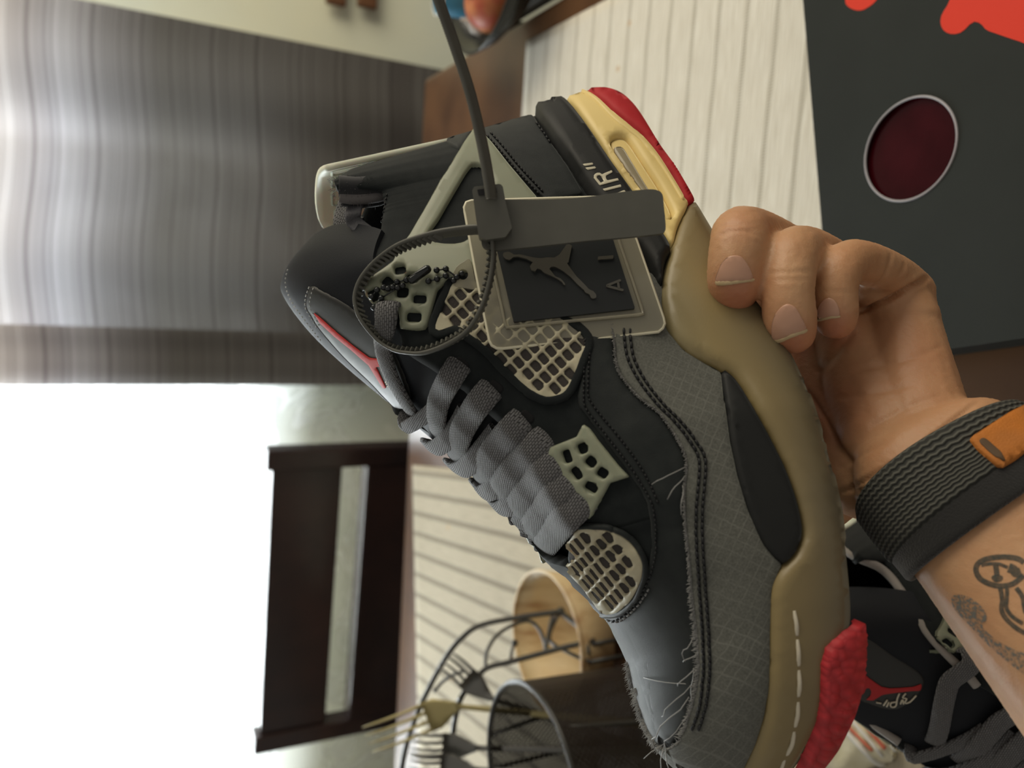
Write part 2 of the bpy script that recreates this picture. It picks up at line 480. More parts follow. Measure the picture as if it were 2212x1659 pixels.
def sray(x, y): return R_S.T @ np.array([(829.5 - y) / FPX, -(x - 1106.0) / FPX, -1.0])
def LY(x, y, Y):
    d = sray(x, y); return O_S + d * ((Y - O_S[1]) / d[1])
def shoe_px(p):
    c = R_S @ np.asarray(p) + T_S
    return np.array([1106 - FPX * c[1] / -c[2], 829.5 - FPX * c[0] / -c[2]])

def tabf(xs, ys):
    xs = np.array(xs); ys = np.array(ys)
    def f(x): return np.interp(x, xs, ys)
    return f
def smoothf(xs, ys, k=0.004):
    g = tabf(xs, ys)
    def f(x): return (g(x - k) + 2 * g(x) + g(x + k)) / 4
    return f
f_c = smoothf([-.03, .08, .14, .18, .215, .24, .26, .275, .29], [0, 0, .003, .005, .003, -.001, -.005, -.009, -.012], .006)
f_ws = smoothf([-.0105, -.0085, -.0055, -.0008, .0065, .015, .0255, .038, .06, .10, .14, .18, .205, .225, .24, .252, .262, .272, .280, .286, .290, .2925],
               [.001, .0095, .016, .0225, .0285, .033, .037, .0405, .0445, .0495, .0560, .0590, .0580, .0565, .0535, .0500, .0455, .0385, .0305, .0215, .0125, .002], .0007)
f_zb = smoothf([-.009, .0, .03, .08, .12, .16, .19, .23, .25, .27, .285, .294], [.026, .021, .0165, .0105, .004, -.001, -.001, -.002, -.002, .000, .004, .010], .004)
f_zm = smoothf([-.026, 0, .04, .08, .107, .125, .16, .21, .24, .27, .294], [.056, .058, .060, .051, .043, .037, .031, .028, .026, .028, .030], .004)
f_E = tabf([-.03, .0, .02, .035, .05, .060, .0632, .0655, .072, .085, .095, .105, .112, .120, .128, .136, .143, .152, .167, .175, .19, .203, .210, .216, .229, .246, .263, .274, .282, .288, .2925],
           [.124, .124, .128, .136, .146, .152, .151, .134, .1335, .136, .140, .1435, .1435, .139, .133, .1310, .1215, .1110, .0985, .0920, .0855, .0795, .0775, .0732, .0590, .0525, .0510, .0488, .0435, .0375, .031])
f_we = smoothf([-.026, 0, .02, .05, .10, .125, .14, .175, .195, .203, .208, .2125, .3], [.0, .030, .032, .033, .033, .031, .027, .025, .0245, .022, .013, 0, 0], .0012)

def lean(s, z):
    t = min(1.0, max(0.0, (0.10 - s) / 0.124)); t = t * t * (3 - 2 * t)
    return 0.42 * max(0.0, z - 0.03) * t

def section(s, nb=5, nm=8, nu=34):
    """near half of the cross-section at station s, from sole centre to the top edge"""
    ws, zb, zm, we = float(f_ws(s)), float(f_zb(s)), float(f_zm(s)), float(f_we(s))
    we = min(we, 0.86 * ws)
    z = zm
    while z < 0.2 and z < f_E(s + lean(s, z)): z += 0.0004
    ze = z
    pts = []
    for k in range(nb): pts.append((0.93 * ws * k / nb, zb))
    for k in range(nm):
        t = k / nm
        zz = zb + (zm - zb) * t
        y = ws * (0.93 + 0.07 * min(1.0, t / 0.22) ** 0.6) - 0.0030 * max(0, (t - .35) / .65) ** 1.5
        pts.append((y, zz))
    wu = max(0.0005, ws - 0.003)
    closed = min(1.0, max(0.0, (s - 0.198) / 0.02))
    n_, m_ = 2.1 - 0.1 * closed, 1.35 + 0.5 * closed
    for k in range(nu + 1):
        t = k / nu
        tz = math.sin(t * math.pi / 2) if closed > 0.5 else t
        y = we + (wu - we) * max(0.0, 1 - tz ** n_) ** (1 / m_)
        if closed < 0.5: y = we + (wu - we) * max(0.0, 1 - tz ** n_) ** (1 / m_)
        pts.append((y, zm + (ze - zm) * tz))
    return pts

stations = sorted(set([round(v, 5) for v in list(np.linspace(-.0105, .008, 18)) + list(np.linspace(.008, .04, 18)) + list(np.linspace(.04, .07, 34)) + list(np.linspace(.07, .2, 66)) + list(np.linspace(.2, .216, 16)) + list(np.linspace(.216, .276, 30)) + list(np.linspace(.276, .2925, 18))]))
Vn, Fn = [], []
NP = None
for s in stations:
    pts = section(s); NP = len(pts); c0 = float(f_c(s))
    row = [(s + lean(s, z), c0 + y, z) for (y, z) in pts]
    far = [(s + lean(s, z), c0 - y, z) for (y, z) in reversed(pts[1:])]
    Vn += far + row
NR = 2 * NP - 1
for i in range(len(stations) - 1):
    for k in range(NR - 1):
        a = i * NR + k
        Fn.append((a, a + 1, a + NR + 1, a + NR))
BVH = BVHTree.FromPolygons([Vector(v) for v in Vn], Fn)

shoe = empty('sneaker', mat=M_SHOE)
tag(shoe, 'black and grey high-top sneaker with tan sole held sideways in the hand', 'sneaker')

M_nub = mat('black_nubuck', (0.0085, 0.0115, 0.0125), 0.80, spec=0.22, sheen=0.10, bump=(2600, 0.18, 0.0004), var=(220, (0.0125, 0.0160, 0.0165)))
M_lin = mat('black_lining', (0.012, 0.013, 0.016), 0.95, sheen=0.3, bump=(1500, 0.5, 0.0008))
up = mesh_obj('upper', Vn, Fn, M_nub, shoe)
up.data.materials.append(M_lin)
sol = up.modifiers.new('thick', 'SOLIDIFY'); sol.thickness = 0.005; sol.offset = -1; sol.material_offset = 1

# ---- pieces laid on the shoe: outline -> real surface with its own thickness
def in_poly(P, poly):
    x, y = P[:, 0], P[:, 1]; ins = np.zeros(len(P), bool)
    n = len(poly)
    for i in range(n):
        x1_, y1_ = poly[i]; x2_, y2_ = poly[(i + 1) % n]
        if y1_ == y2_: continue
        c = ((y1_ > y) != (y2_ > y)) & (x < (x2_ - x1_) * (y - y1_) / (y2_ - y1_) + x1_)
        ins ^= c
    return ins

def dist_poly(P, poly):
    A = np.asarray(poly); Bq = np.roll(A, -1, 0); d = np.full(len(P), 1e9)
    for a, b in zip(A, Bq):
        ab = b - a; L2 = ab @ ab
        if L2 < 1e-12: continue
        t = np.clip(((P - a) @ ab) / L2, 0, 1)
        q = a + t[:, None] * ab
        d = np.minimum(d, np.hypot(P[:, 0] - q[:, 0], P[:, 1] - q[:, 1]))
    return d

def cast(x, y, bvh, cen=None):
    o = Vector(O_S)
    px, py = float(x), float(y)
    for k in range(60):
        d = Vector(sray(px, py)).normalized()
        loc, nrm, idx, dist = bvh.ray_cast(o, d)
        if loc is not None:
            if nrm.dot(d) > 0: nrm = -nrm
            return np.array(loc), np.array(nrm)
        if cen is None: return None
        px += (cen[0] - px) * 0.03; py += (cen[1] - py) * 0.03
    return None

def tri2d(outer, holes, g, inset):
    pts = [np.asarray(p) for p in outer]; edges = []
    n = len(pts); edges += [(i, (i + 1) % n) for i in range(n)]
    nb = n
    for h in holes:
        m0 = len(pts); pts += [np.asarray(p) for p in h]; k = len(h)
        edges += [(m0 + i, m0 + (i + 1) % k) for i in range(k)]
    nb = len(pts)
    A = np.asarray(outer)
    lo, hi = A.min(0), A.max(0)
    gx, gy = np.meshgrid(np.arange(lo[0], hi[0], g), np.arange(lo[1], hi[1], g * .87))
    gx = gx + (np.arange(gx.shape[0]) % 2)[:, None] * g / 2
    G = np.stack([gx.ravel(), gy.ravel()], 1)
    G = G[in_poly(G, A)]
    if len(G): G = G[dist_poly(G, A) > 0.45 * g]
    for h in holes:
        if len(G): G = G[~in_poly(G, h)]
        if len(G): G = G[dist_poly(G, h) > 0.4 * g]
    rings = []
    if inset:
        for ring, sgn in [(A, 1)] + [(np.asarray(h), -1) for h in holes]:
            cw = np.sum(ring[:, 0] * np.roll(ring[:, 1], -1) - np.roll(ring[:, 0], -1) * ring[:, 1])
            t = np.roll(ring, -1, 0) - np.roll(ring, 1, 0); t /= (np.linalg.norm(t, axis=1)[:, None] + 1e-9)
            nrm = np.stack([-t[:, 1], t[:, 0]], 1) * (1 if cw > 0 else -1) * sgn
            for f in (0.33, 1.0):
                q = ring + nrm * inset * f
                ok = in_poly(q, A) & (dist_poly(q, A) > inset * f * 0.8)
                for h in holes: ok &= ~in_poly(q, h) & (dist_poly(q, h) > inset * f * 0.8)
                rings.append(q[ok])
    if rings:
        Rg = np.concatenate(rings)
        if len(G) and len(Rg):
            keep = np.array([np.min(np.hypot(*(Rg - p).T)) > 0.4 * g for p in G]) if len(G) * len(Rg) < 4e7 else np.ones(len(G), bool)
            G = G[keep]
        G = np.concatenate([Rg, G]) if len(G) else Rg
    allp = [Vector((float(p[0]), float(p[1]))) for p in pts] + [Vector((float(p[0]), float(p[1]))) for p in G]
    r = delaunay_2d_cdt(allp, edges, [], 0, 1e-4)
    P = np.array([v[:] for v in r[0]]); T = [tuple(f) for f in r[2]]
    cen = np.array([P[list(f)].mean(0) for f in T])
    ok = in_poly(cen, A)
    for h in holes: ok &= ~in_poly(cen, h)
    T = [f for f, k in zip(T, ok) if k]
    return P, T

ALLP = {}
def panel(name, outer, mat_, thick, lift=0.0, edge=7.0, g=14.0, holes=(), parent=None, bvh=None, smooth=True, step=None, mirror=False, rough=0.0, crown=0.0):
    bvh = bvh or BVH; parent = parent or shoe
    o2 = catmull(outer, 6, True) if smooth else outer
    o2 = resample(o2, step or g * 0.7, True)
    P, T = tri2d(o2, list(holes), g, edge)
    d = dist_poly(P, o2)
    for h in holes: d = np.minimum(d, dist_poly(P, h))
    prof = np.clip(d / max(edge, 1e-6), 0, 1); prof = np.sqrt(np.clip(1 - (1 - prof) ** 2, 0, 1))
    cen = o2.mean(0)
    V = []; uv = []
    for p, h in zip(P, prof):
        hit = cast(p[0], p[1], bvh, cen)
        if hit is None: V.append(None); uv.append((0, 0)); continue
        q, n = hit
        V.append(q + n * (lift + thick * h - (0.0012 if h < 1e-3 else 0.0) + rough * rng.standard_normal()))
        uv.append((p[0] / 100, p[1] / 100))
    T = [f for f in T if all(V[i] is not None for i in f)]
    used = sorted(set(i for f in T for i in f)); mp_ = {k: i for i, k in enumerate(used)}
    V2 = [V[k] for k in used]; uv2 = [uv[k] for k in used]
    Fx = []
    for f in T:
        a, b, c = (np.array(V[i]) for i in f[:3])
        nn = np.cross(b - a, c - a)
        ff = tuple(mp_[i] for i in f)
        Fx.append(ff if nn @ (O_S - a) > 0 else tuple(reversed(ff)))
    ob = mesh_obj(name, V2, Fx, mat_, parent, True, uv2)
    if mirror:
        V3 = [(v[0], 2 * float(f_c(v[0])) - v[1], v[2]) for v in V2]
        mesh_obj(name, V3, [tuple(reversed(f)) for f in Fx], mat_, parent, True, uv2)
    return ob

def surf_line(pts, lift, bvh=None, step=4.0, smooth=True):
    q = catmull(pts, 6) if smooth else pts
    q = resample(q, step)
    out = []
    for p in q:
        h = cast(p[0], p[1], bvh or BVH)
        if h is not None: out.append(h[0] + h[1] * lift)
    return out

def stitch(name, pts, mat_, r=0.00028, dash=9.0, gap=3.0, lift=0.0002, parent=None, bvh=None):
    q = resample(catmull(pts, 6), 1.5); G = Geo(); per = dash + gap
    n = int(len(q) * 1.5 / per)
    for k in range(n):
        a = int(k * per / 1.5); b2 = int((k * per + dash) / 1.5)
        seg = q[a:b2 + 1:2]
        P = []
        for i, p in enumerate(seg):
            h = cast(p[0], p[1], bvh or BVH)
            if h is None: continue
            t = i / max(1, len(seg) - 1)
            P.append(h[0] + h[1] * (lift + r * 1.3 * math.sin(math.pi * t)))
        if len(P) > 1: G.add(tube_geo(P, r, 5))
    if G.V:
        ob = G.obj(name, mat_, parent or shoe); ob['kind'] = 'stuff'; return ob

def rrect(cx, cy, ux, uy, hw, hh, r=0.35, n=3):
    """rounded rectangle, centre, unit long axis, half sizes"""
    out = []
    px_, py_ = -uy, ux
    rr = r * min(hw, hh)
    for sx, sy, a0 in ((1, 1, 0), (-1, 1, 90), (-1, -1, 180), (1, -1, 270)):
        for k in range(n + 1):
            a = math.radians(a0 + 90 * k / n)
            lx = sx * (hw - rr) + rr * math.cos(a); ly = sy * (hh - rr) + rr * math.sin(a)
            out.append(np.array([cx + ux * lx + px_ * ly, cy + uy * lx + py_ * ly]))
    return np.array(out)

# ---- materials of the shoe
M_olive = bpy.data.materials.new('tan_rubber'); M_olive.use_nodes = True
N, L, b = nodes_of(M_olive)
tc = N.new('ShaderNodeTexCoord'); sp = N.new('ShaderNodeSeparateXYZ'); L.new(tc.outputs['Object'], sp.inputs[0])
nz_ = N.new('ShaderNodeTexNoise'); nz_.inputs['Scale'].default_value = 18; L.new(tc.outputs['Object'], nz_.inputs['Vector'])
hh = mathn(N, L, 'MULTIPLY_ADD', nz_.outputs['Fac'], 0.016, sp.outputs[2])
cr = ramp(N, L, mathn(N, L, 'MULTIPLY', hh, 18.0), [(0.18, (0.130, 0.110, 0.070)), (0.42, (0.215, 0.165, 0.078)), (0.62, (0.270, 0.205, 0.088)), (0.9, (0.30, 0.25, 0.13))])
L.new(cr, b.inputs['Base Color']); b.inputs['Roughness'].default_value = 0.38
n2 = N.new('ShaderNodeTexNoise'); n2.inputs['Scale'].default_value = 2400; L.new(tc.outputs['Object'], n2.inputs['Vector'])
bp = N.new('ShaderNodeBump'); bp.inputs['Strength'].default_value = 0.12; bp.inputs['Distance'].default_value = 0.0003
L.new(n2.outputs['Fac'], bp.inputs['Height']); L.new(bp.outputs[0], b.inputs['Normal'])
M_cream = mat('cream_midsole', (0.84, 0.65, 0.26), 0.45, bump=(1500, 0.1, 0.0002))
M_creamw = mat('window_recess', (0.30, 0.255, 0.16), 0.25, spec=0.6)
M_redh = mat('red_rubber', (0.46, 0.022, 0.028), 0.62, spec=0.25)
M_band = mat('black_rubber', (0.014, 0.015, 0.015), 0.55, spec=0.3, bump=(1800, 0.1, 0.0002))
M_wing = mat('sage_plastic', (0.265, 0.285, 0.205), 0.42, sss=0.15)
M_net = mat('cream_net', (0.50, 0.46, 0.325), 0.5, sss=0.1)
M_under = mat('brown_mesh_cloth', (0.052, 0.046, 0.043), 0.9, bump=(2200, 0.6, 0.0006))
M_thr = mat('black_thread', (0.010, 0.011, 0.013), 0.55)
M_cthr = mat('cream_thread', (0.62, 0.57, 0.45), 0.7)
M_gthr = mat('grey_thread', (0.20, 0.20, 0.20), 0.6)
# grey ripstop cloth
M_rip = bpy.data.materials.new('grey_ripstop'); M_rip.use_nodes = True
N, L, b = nodes_of(M_rip)
tc = N.new('ShaderNodeTexCoord')
mp = N.new('ShaderNodeMapping'); mp.inputs['Rotation'].default_value = (0, math.radians(33), 0)
nzd = N.new('ShaderNodeTexNoise'); nzd.inputs['Scale'].default_value = 160
L.new(tc.outputs['Object'], nzd.inputs['Vector'])
va = N.new('ShaderNodeVectorMath'); va.operation = 'SCALE'; va.inputs['Scale'].default_value = 0.0016; L.new(nzd.outputs['Color'], va.inputs[0])
vb = N.new('ShaderNodeVectorMath'); vb.operation = 'ADD'; L.new(tc.outputs['Object'], vb.inputs[0]); L.new(va.outputs[0], vb.inputs[1])
L.new(vb.outputs[0], mp.inputs[0])
sp = N.new('ShaderNodeSeparateXYZ'); L.new(mp.outputs[0], sp.inputs[0])
la = mathn(N, L, 'DIVIDE', mathn(N, L, 'PINGPONG', sp.outputs[0], 0.0019), 0.0019)
lb = mathn(N, L, 'DIVIDE', mathn(N, L, 'PINGPONG', sp.outputs[2], 0.0016), 0.0016)
ln = mathn(N, L, 'MINIMUM', la, lb)
big = N.new('ShaderNodeTexNoise'); big.inputs['Scale'].default_value = 30; L.new(tc.outputs['Object'], big.inputs['Vector'])
line = ramp(N, L, ln, [(0.0, (1, 1, 1)), (0.12, (.5, .5, .5)), (0.2, (0, 0, 0))])
fine = N.new('ShaderNodeTexNoise'); fine.inputs['Scale'].default_value = 1600; L.new(tc.outputs['Object'], fine.inputs['Vector'])
c1 = ramp(N, L, fine.outputs['Fac'], [(0.3, (0.085, 0.088, 0.076)), (0.7, (0.135, 0.138, 0.120))])
fade = ramp(N, L, big.outputs['Fac'], [(0.38, (0.25, 0.25, 0.25)), (0.6, (0.85, 0.85, 0.85))])
lf_ = mathn(N, L, 'MULTIPLY', mathn(N, L, 'MULTIPLY', line, fade), 0.5)
cc_ = mixc(N, L, lf_, c1, (0.215, 0.220, 0.195))
L.new(cc_, b.inputs['Base Color']); b.inputs['Roughness'].default_value = 0.85; b.inputs['Sheen Weight'].default_value = 0.1
bp = N.new('ShaderNodeBump'); bp.inputs['Strength'].default_value = 0.35; bp.inputs['Distance'].default_value = 0.0004
L.new(mathn(N, L, 'ADD', mathn(N, L, 'MULTIPLY', lf_, 0.8), mathn(N, L, 'MULTIPLY', fine.outputs['Fac'], 0.5)), bp.inputs['Height']); L.new(bp.outputs[0], b.inputs['Normal'])

# ---- sole pieces
olive_top = [(1482, 446), (1457, 505), (1441, 560), (1427, 615), (1426, 655), (1440, 712), (1474, 756), (1520, 786), (1556, 804), (1575, 814), (1592, 832), (1617, 872), (1657, 942), (1691, 1012), (1713, 1072), (1725, 1122), (1727, 1156), (1715, 1190), (1693, 1214), (1675, 1236), (1662, 1266), (1657, 1312), (1656, 1400), (1654, 1480), (1645, 1540), (1626, 1600), (1598, 1659), (1560, 1712)]
olive_bot = [(1640, 1735), (1700, 1659), (1740, 1600), (1770, 1540), (1795, 1465), (1808, 1390), (1826, 1330), (1817, 1200), (1802, 1080), (1764, 930), (1702, 765), (1602, 622), (1527, 494), (1495, 442)]
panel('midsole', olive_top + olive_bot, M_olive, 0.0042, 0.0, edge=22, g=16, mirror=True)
hm_ = panel('heel_midsole', [(1217, 219), (1237, 237), (1271, 284), (1316, 352), (1359, 413), (1400, 470), (1447, 540), (1462, 500), (1484, 446), (1475, 438), (1447, 389), (1418, 343), (1389, 307), (1362, 282), (1328, 255), (1294, 224), (1262, 203), (1240, 207)],
      M_cream, 0.0036, 0.0, edge=9, g=12, mirror=True,
      holes=[resample(catmull([(1317, 318), (1327, 306), (1344, 304), (1358, 316), (1388, 362), (1420, 412), (1446, 462), (1448, 478), (1437, 481), (1410, 452), (1365, 395), (1330, 345)], 4, True), 6, True)])
panel('air_window', [(1317, 318), (1327, 306), (1344, 304), (1358, 316), (1388, 362), (1420, 412), (1446, 462), (1448, 478), (1437, 481), (1410, 452), (1365, 395), (1330, 345)], M_cream, 0.0012, 0.0002, edge=6, g=10, parent=hm_)
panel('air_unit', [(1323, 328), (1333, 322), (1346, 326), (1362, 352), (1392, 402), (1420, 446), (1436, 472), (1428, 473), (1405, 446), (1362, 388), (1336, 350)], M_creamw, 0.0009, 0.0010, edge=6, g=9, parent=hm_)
panel('midsole_ridge', [(1262, 210), (1290, 227), (1326, 262), (1360, 290), (1386, 315), (1414, 350), (1442, 394), (1468, 440), (1462, 444), (1436, 400), (1408, 357), (1380, 322), (1352, 298), (1318, 270), (1284, 233), (1258, 214)], M_cream, 0.0008, 0.0034, edge=3, g=8, parent=hm_)
panel('heel_outsole', [(1260, 204), (1294, 225), (1328, 256), (1362, 283), (1389, 308), (1418, 344), (1447, 390), (1476, 443), (1492, 441), (1453, 371), (1418, 321), (1384, 264), (1362, 233), (1339, 212), (1312, 201), (1285, 200)], M_redh, 0.0040, 0.0, edge=8, g=10, mirror=True)
hb_ = panel('heel_band', [(1147, 241), (1150, 234), (1158, 229), (1181, 220), (1203, 217), (1218, 220), (1237, 238), (1271, 285), (1316, 353), (1359, 414), (1400, 472), (1447, 542), (1437, 575), (1424, 630), (1385, 560), (1320, 492), (1267, 421), (1226, 359), (1192, 311), (1160, 262)], M_band, 0.0055, 0.0, edge=18, g=12, mirror=True)
panel('sole_wedge', [(1556, 806), (1575, 814), (1592, 832), (1617, 872), (1657, 942), (1691, 1012), (1713, 1072), (1725, 1122), (1727, 1156), (1715, 1190), (1691, 1215), (1676, 1210), (1641, 1170), (1611, 1100), (1590, 1030), (1575, 960), (1563, 870)], M_band, 0.0018, 0.0012, edge=10, g=14, mirror=True)

# red textured forefoot outsole
M_redk = bpy.data.materials.new('red_textured_rubber'); M_redk.use_nodes = True
N, L, b = nodes_of(M_redk)
uvn = N.new('ShaderNodeTexCoord')
vor = N.new('ShaderNodeTexVoronoi'); vor.inputs['Scale'].default_value = 6.0; L.new(uvn.outputs['UV'], vor.inputs['Vector'])
cr = ramp(N, L, vor.outputs['Distance'], [(0.0, (0.62, 0.035, 0.045)), (0.75, (0.38, 0.018, 0.024))])
nz_ = N.new('ShaderNodeTexNoise'); nz_.inputs['Scale'].default_value = 260; L.new(uvn.outputs['Object'], nz_.inputs['Vector'])
sc_ = mixc(N, L, mathn(N, L, 'GREATER_THAN', nz_.outputs['Fac'], 0.72), cr, (0.03, 0.01, 0.01))
L.new(sc_, b.inputs['Base Color']); b.inputs['Roughness'].default_value = 0.62
bp = N.new('ShaderNodeBump'); bp.inputs['Strength'].default_value = 0.8; bp.inputs['Distance'].default_value = 0.0012; bp.invert = True
L.new(vor.outputs['Distance'], bp.inputs['Height']); L.new(bp.outputs[0], b.inputs['Normal'])
edge_s = []
for k, p in enumerate(resample(catmull([(1834, 1356), (1836, 1400), (1833, 1460), (1820, 1530), (1796, 1595), (1754, 1662), (1690, 1738)], 6), 7)):
    edge_s.append(tuple(p + np.array([2.6 * (1 if k % 2 else -1), 0])))
panel('forefoot_outsole', [(1826, 1333), (1831, 1340)] + edge_s + [(1640, 1738), (1690, 1662), (1724, 1598), (1746, 1545), (1755, 1490), (1757, 1420), (1766, 1386), (1792, 1364)], M_redk, 0.0030, 0.0040, edge=10, g=9, smooth=False, step=5)

# stitching sunk in the toe of the sole
stitch('sole_stitch', [(1704, 1312), (1709, 1350), (1712, 1400), (1713, 1470), (1707, 1540), (1693, 1595), (1672, 1640), (1650, 1680)], M_cthr, r=0.0007, dash=52, gap=10, lift=0.0037)

# ---- grey ripstop mudguard with a frayed edge
fray = [(1322, 700), (1325, 735), (1331, 790), (1346, 822), (1381, 862), (1421, 893), (1451, 932), (1475, 975), (1482, 1010), (1478, 1060), (1480, 1120), (1490, 1200), (1500, 1290), (1510, 1370), (1515, 1430), (1510, 1480), (1497, 1530), (1485, 1570), (1469, 1598), (1447, 1612)]
mud = fray + [(1455, 1640), (1500, 1662), (1560, 1700), (1600, 1664), (1630, 1602), (1649, 1540), (1658, 1480), (1660, 1400), (1661, 1312), (1666, 1266), (1678, 1236), (1688, 1216), (1676, 1208), (1641, 1168), (1611, 1098), (1590, 1028), (1575, 958), (1563, 868), (1557, 808), (1520, 789), (1474, 760), (1438, 716), (1428, 660), (1430, 612), (1400, 590), (1340, 640)]
panel('mudguard', mud, M_rip, 0.0014, 0.0003, edge=5, g=15, smooth=False, step=9, mirror=True)
far_toe = [(1366, 1448), (1372, 1480), (1384, 1520), (1398, 1560), (1414, 1592), (1430, 1610), (1447, 1614), (1440, 1600), (1424, 1575), (1408, 1540), (1396, 1500), (1384, 1462)]
l1 = [(1344, 700), (1347, 740), (1355, 782), (1382, 832), (1422, 882), (1462, 922), (1491, 962), (1505, 988), (1508, 1020), (1503, 1100), (1506, 1180), (1513, 1250), (1522, 1350), (1526, 1420), (1523, 1480), (1512, 1540), (1496, 1578)]
l2 = [(x + 13 - max(0, (y - 1480)) * .02, y + max(0, (y - 1480)) * .06) for x, y in l1]
for ln_ in (l1, l2): stitch('seam', ln_, M_thr, r=0.00055, dash=13, gap=2, lift=0.0016)

# frayed threads along the cut edge
G = Geo()
fr = resample(catmull(fray, 6), 1.6)
for i, p in enumerate(fr[:-1]):
    t = fr[i + 1] - p; t /= np.linalg.norm(t) + 1e-9
    nrm = np.array([-abs(t[1]), t[0] * np.sign(t[1]) if t[1] else 0])
    for rep in range(2):
        ln = rng.uniform(3, 9) * (1.35 if p[1] > 1250 else 1.0)
        a = rng.uniform(-0.9, 0.9); dr = nrm * math.cos(a) + t * math.sin(a)
        pts = []
        lf0 = rng.uniform(0.0008, 0.0016); lf1 = rng.uniform(0.0012, 0.0030)
        for k in range(4):
            q = p + dr * (ln * k / 3 - 2) + t * rng.uniform(-.6, .6)
            h = cast(q[0], q[1], BVH)
            if h is None: break
            pts.append(h[0] + h[1] * (lf0 + (lf1 - lf0) * k / 3))
        if len(pts) > 2: G.add(tube_geo(pts, [0.00013] * (len(pts) - 1) + [0.00004], 4, cap=False))
for (a, b2, l0, l1_) in [((1480, 1010), (1408, 1048), .002, .006), ((1478, 1030), (1440, 1077), .001, .004), ((1474, 1050), (1470, 1108), .001, .004), ((1512, 1410), (1486, 1424), .002, .004), ((1508, 1440), (1478, 1478), .002, .005),
                          ((1500, 1478), (1446, 1540), .002, .006), ((1496, 1500), (1431, 1600), .002, .008), ((1494, 1540), (1448, 1610), .002, .006), ((1500, 1376), (1488, 1424), .001, .004), ((1498, 1478), (1395, 1462), .0005, .002), ((1504, 1440), (1500, 1520), .0015, .002)]:
    pts = []
    for k in range(7):
        q = np.array(a) + (np.array(b2) - np.array(a)) * k / 6 + np.array([1.5 * math.sin(k * 1.3), 0])
        h = cast(q[0], q[1], BVH, (1520, 1300))
        if h is not None: pts.append(h[0] + h[1] * (l0 + (l1_ - l0) * math.sin(math.pi * k / 7)))
    G.add(tube_geo(pts, 0.00020, 4))
ft = resample(catmull([(1362, 1430), (1372, 1480), (1384, 1520), (1398, 1560), (1414, 1592), (1432, 1612)], 6), 1.2)
for p in ft:
    h = cast(p[0] + 1, p[1], BVH, (1560, 1450))
    if h is None: continue
    for rep in range(4):
        d = np.array([0.1 + rng.uniform(-.5, .5), -0.75 + rng.uniform(-.3, .3), 0.6 + rng.uniform(-.4, .3)]); d /= np.linalg.norm(d)
        ln = rng.uniform(.0018, .0046)
        b0 = h[0] + h[1] * .0004
        G.add(tube_geo([b0, b0 + d * ln * .5, b0 + d * ln + np.array([.0005, 0, -.0004])], [.00014, .00013, .00004], 4, cap=False))
for dx in ((.010, -.004, .002), (.013, -.001, -.001), (.004, -.008, .006)):
    h = cast(1436, 1606, BVH, (1520, 1450)); b0 = h[0]
    G.add(tube_geo([b0, b0 + np.array(dx) * .5 + np.array([0, 0, .001]), b0 + np.array(dx)], .00022, 4))
fo = G.obj('frayed_threads', mat('pale_threads', (0.30, 0.30, 0.29), 0.6), shoe); fo['kind'] = 'stuff'

# ---- black overlay panels and their seams (raised edges)
M_nub2 = mat('black_nubuck_panel', (0.0095, 0.0130, 0.0135), 0.62, spec=0.32, sheen=0.10, bump=(2400, 0.18, 0.0004), var=(180, (0.0145, 0.0185, 0.0185)))
quarter = [(1310, 690), (1322, 735), (1330, 792), (1346, 824), (1381, 864), (1421, 895), (1451, 934), (1475, 977), (1482, 1012), (1480, 1120), (1490, 1200), (1500, 1290), (1510, 1370), (1515, 1430), (1508, 1485), (1485, 1570), (1450, 1608), (1425, 1590), (1404, 1540), (1386, 1480), (1368, 1420), (1340, 1360), (1322, 1334), (1345, 1327), (1368, 1304), (1388, 1262), (1402, 1225), (1408, 1180), (1406, 1130), (1398, 1085), (1378, 1050), (1352, 1010), (1310, 955), (1272, 905), (1252, 880), (1248, 855), (1255, 820), (1262, 780), (1268, 735), (1280, 690)]
panel('toe_box', quarter, M_nub2, 0.0011, 0.0, edge=5, g=16, smooth=False, step=9, mirror=True)
for pts in ([(1264, 735), (1262, 780), (1262, 830), (1262, 860), (1266, 882), (1290, 915), (1325, 960), (1362, 1008), (1390, 1052), (1410, 1090), (1417, 1130), (1419, 1185), (1410, 1230), (1396, 1265), (1374, 1305), (1348, 1330), (1318, 1342)],
            [(1276, 735), (1272, 790), (1271, 830), (1273, 862), (1300, 900), (1340, 948), (1375, 995), (1402, 1040), (1424, 1090)],
            [(1317, 1335), (1340, 1341), (1358, 1330), (1386, 1300), (1407, 1262)]):
    stitch('seam', pts, M_gthr if pts[0][1] > 1300 else M_thr, r=0.00035, dash=7, gap=3, lift=0.0013)
# rolled edge of the toe opening
P = surf_line([(1256, 1135), (1300, 1134), (1335, 1142), (1360, 1156), (1380, 1178), (1396, 1212), (1392, 1250), (1372, 1296), (1340, 1322), (1304, 1324)], 0.0012)
tube('toe_opening_edge', P, 0.0011, M_nub2, shoe, 6)
# heel patch
panel('heel_patch', [(1147, 243), (1095, 252), (1040, 268), (990, 284), (958, 293), (955, 300), (975, 318), (1000, 328), (1022, 284), (1040, 290), (1070, 320), (1108, 364), (1150, 412), (1180, 438), (1262, 424), (1226, 362), (1192, 314), (1160, 264)], M_nub2, 0.0014, 0.0, edge=5, g=13, smooth=False, step=8, mirror=True)
for pts in ([(1052, 300), (1082, 335), (1112, 372), (1140, 402), (1165, 428)], [(1060, 294), (1090, 329), (1120, 366), (1148, 396), (1174, 424)], [(1158, 272), (1176, 298), (1190, 320)]):
    stitch('seam', pts, M_thr, r=0.0004, dash=6, gap=3, lift=0.0015)
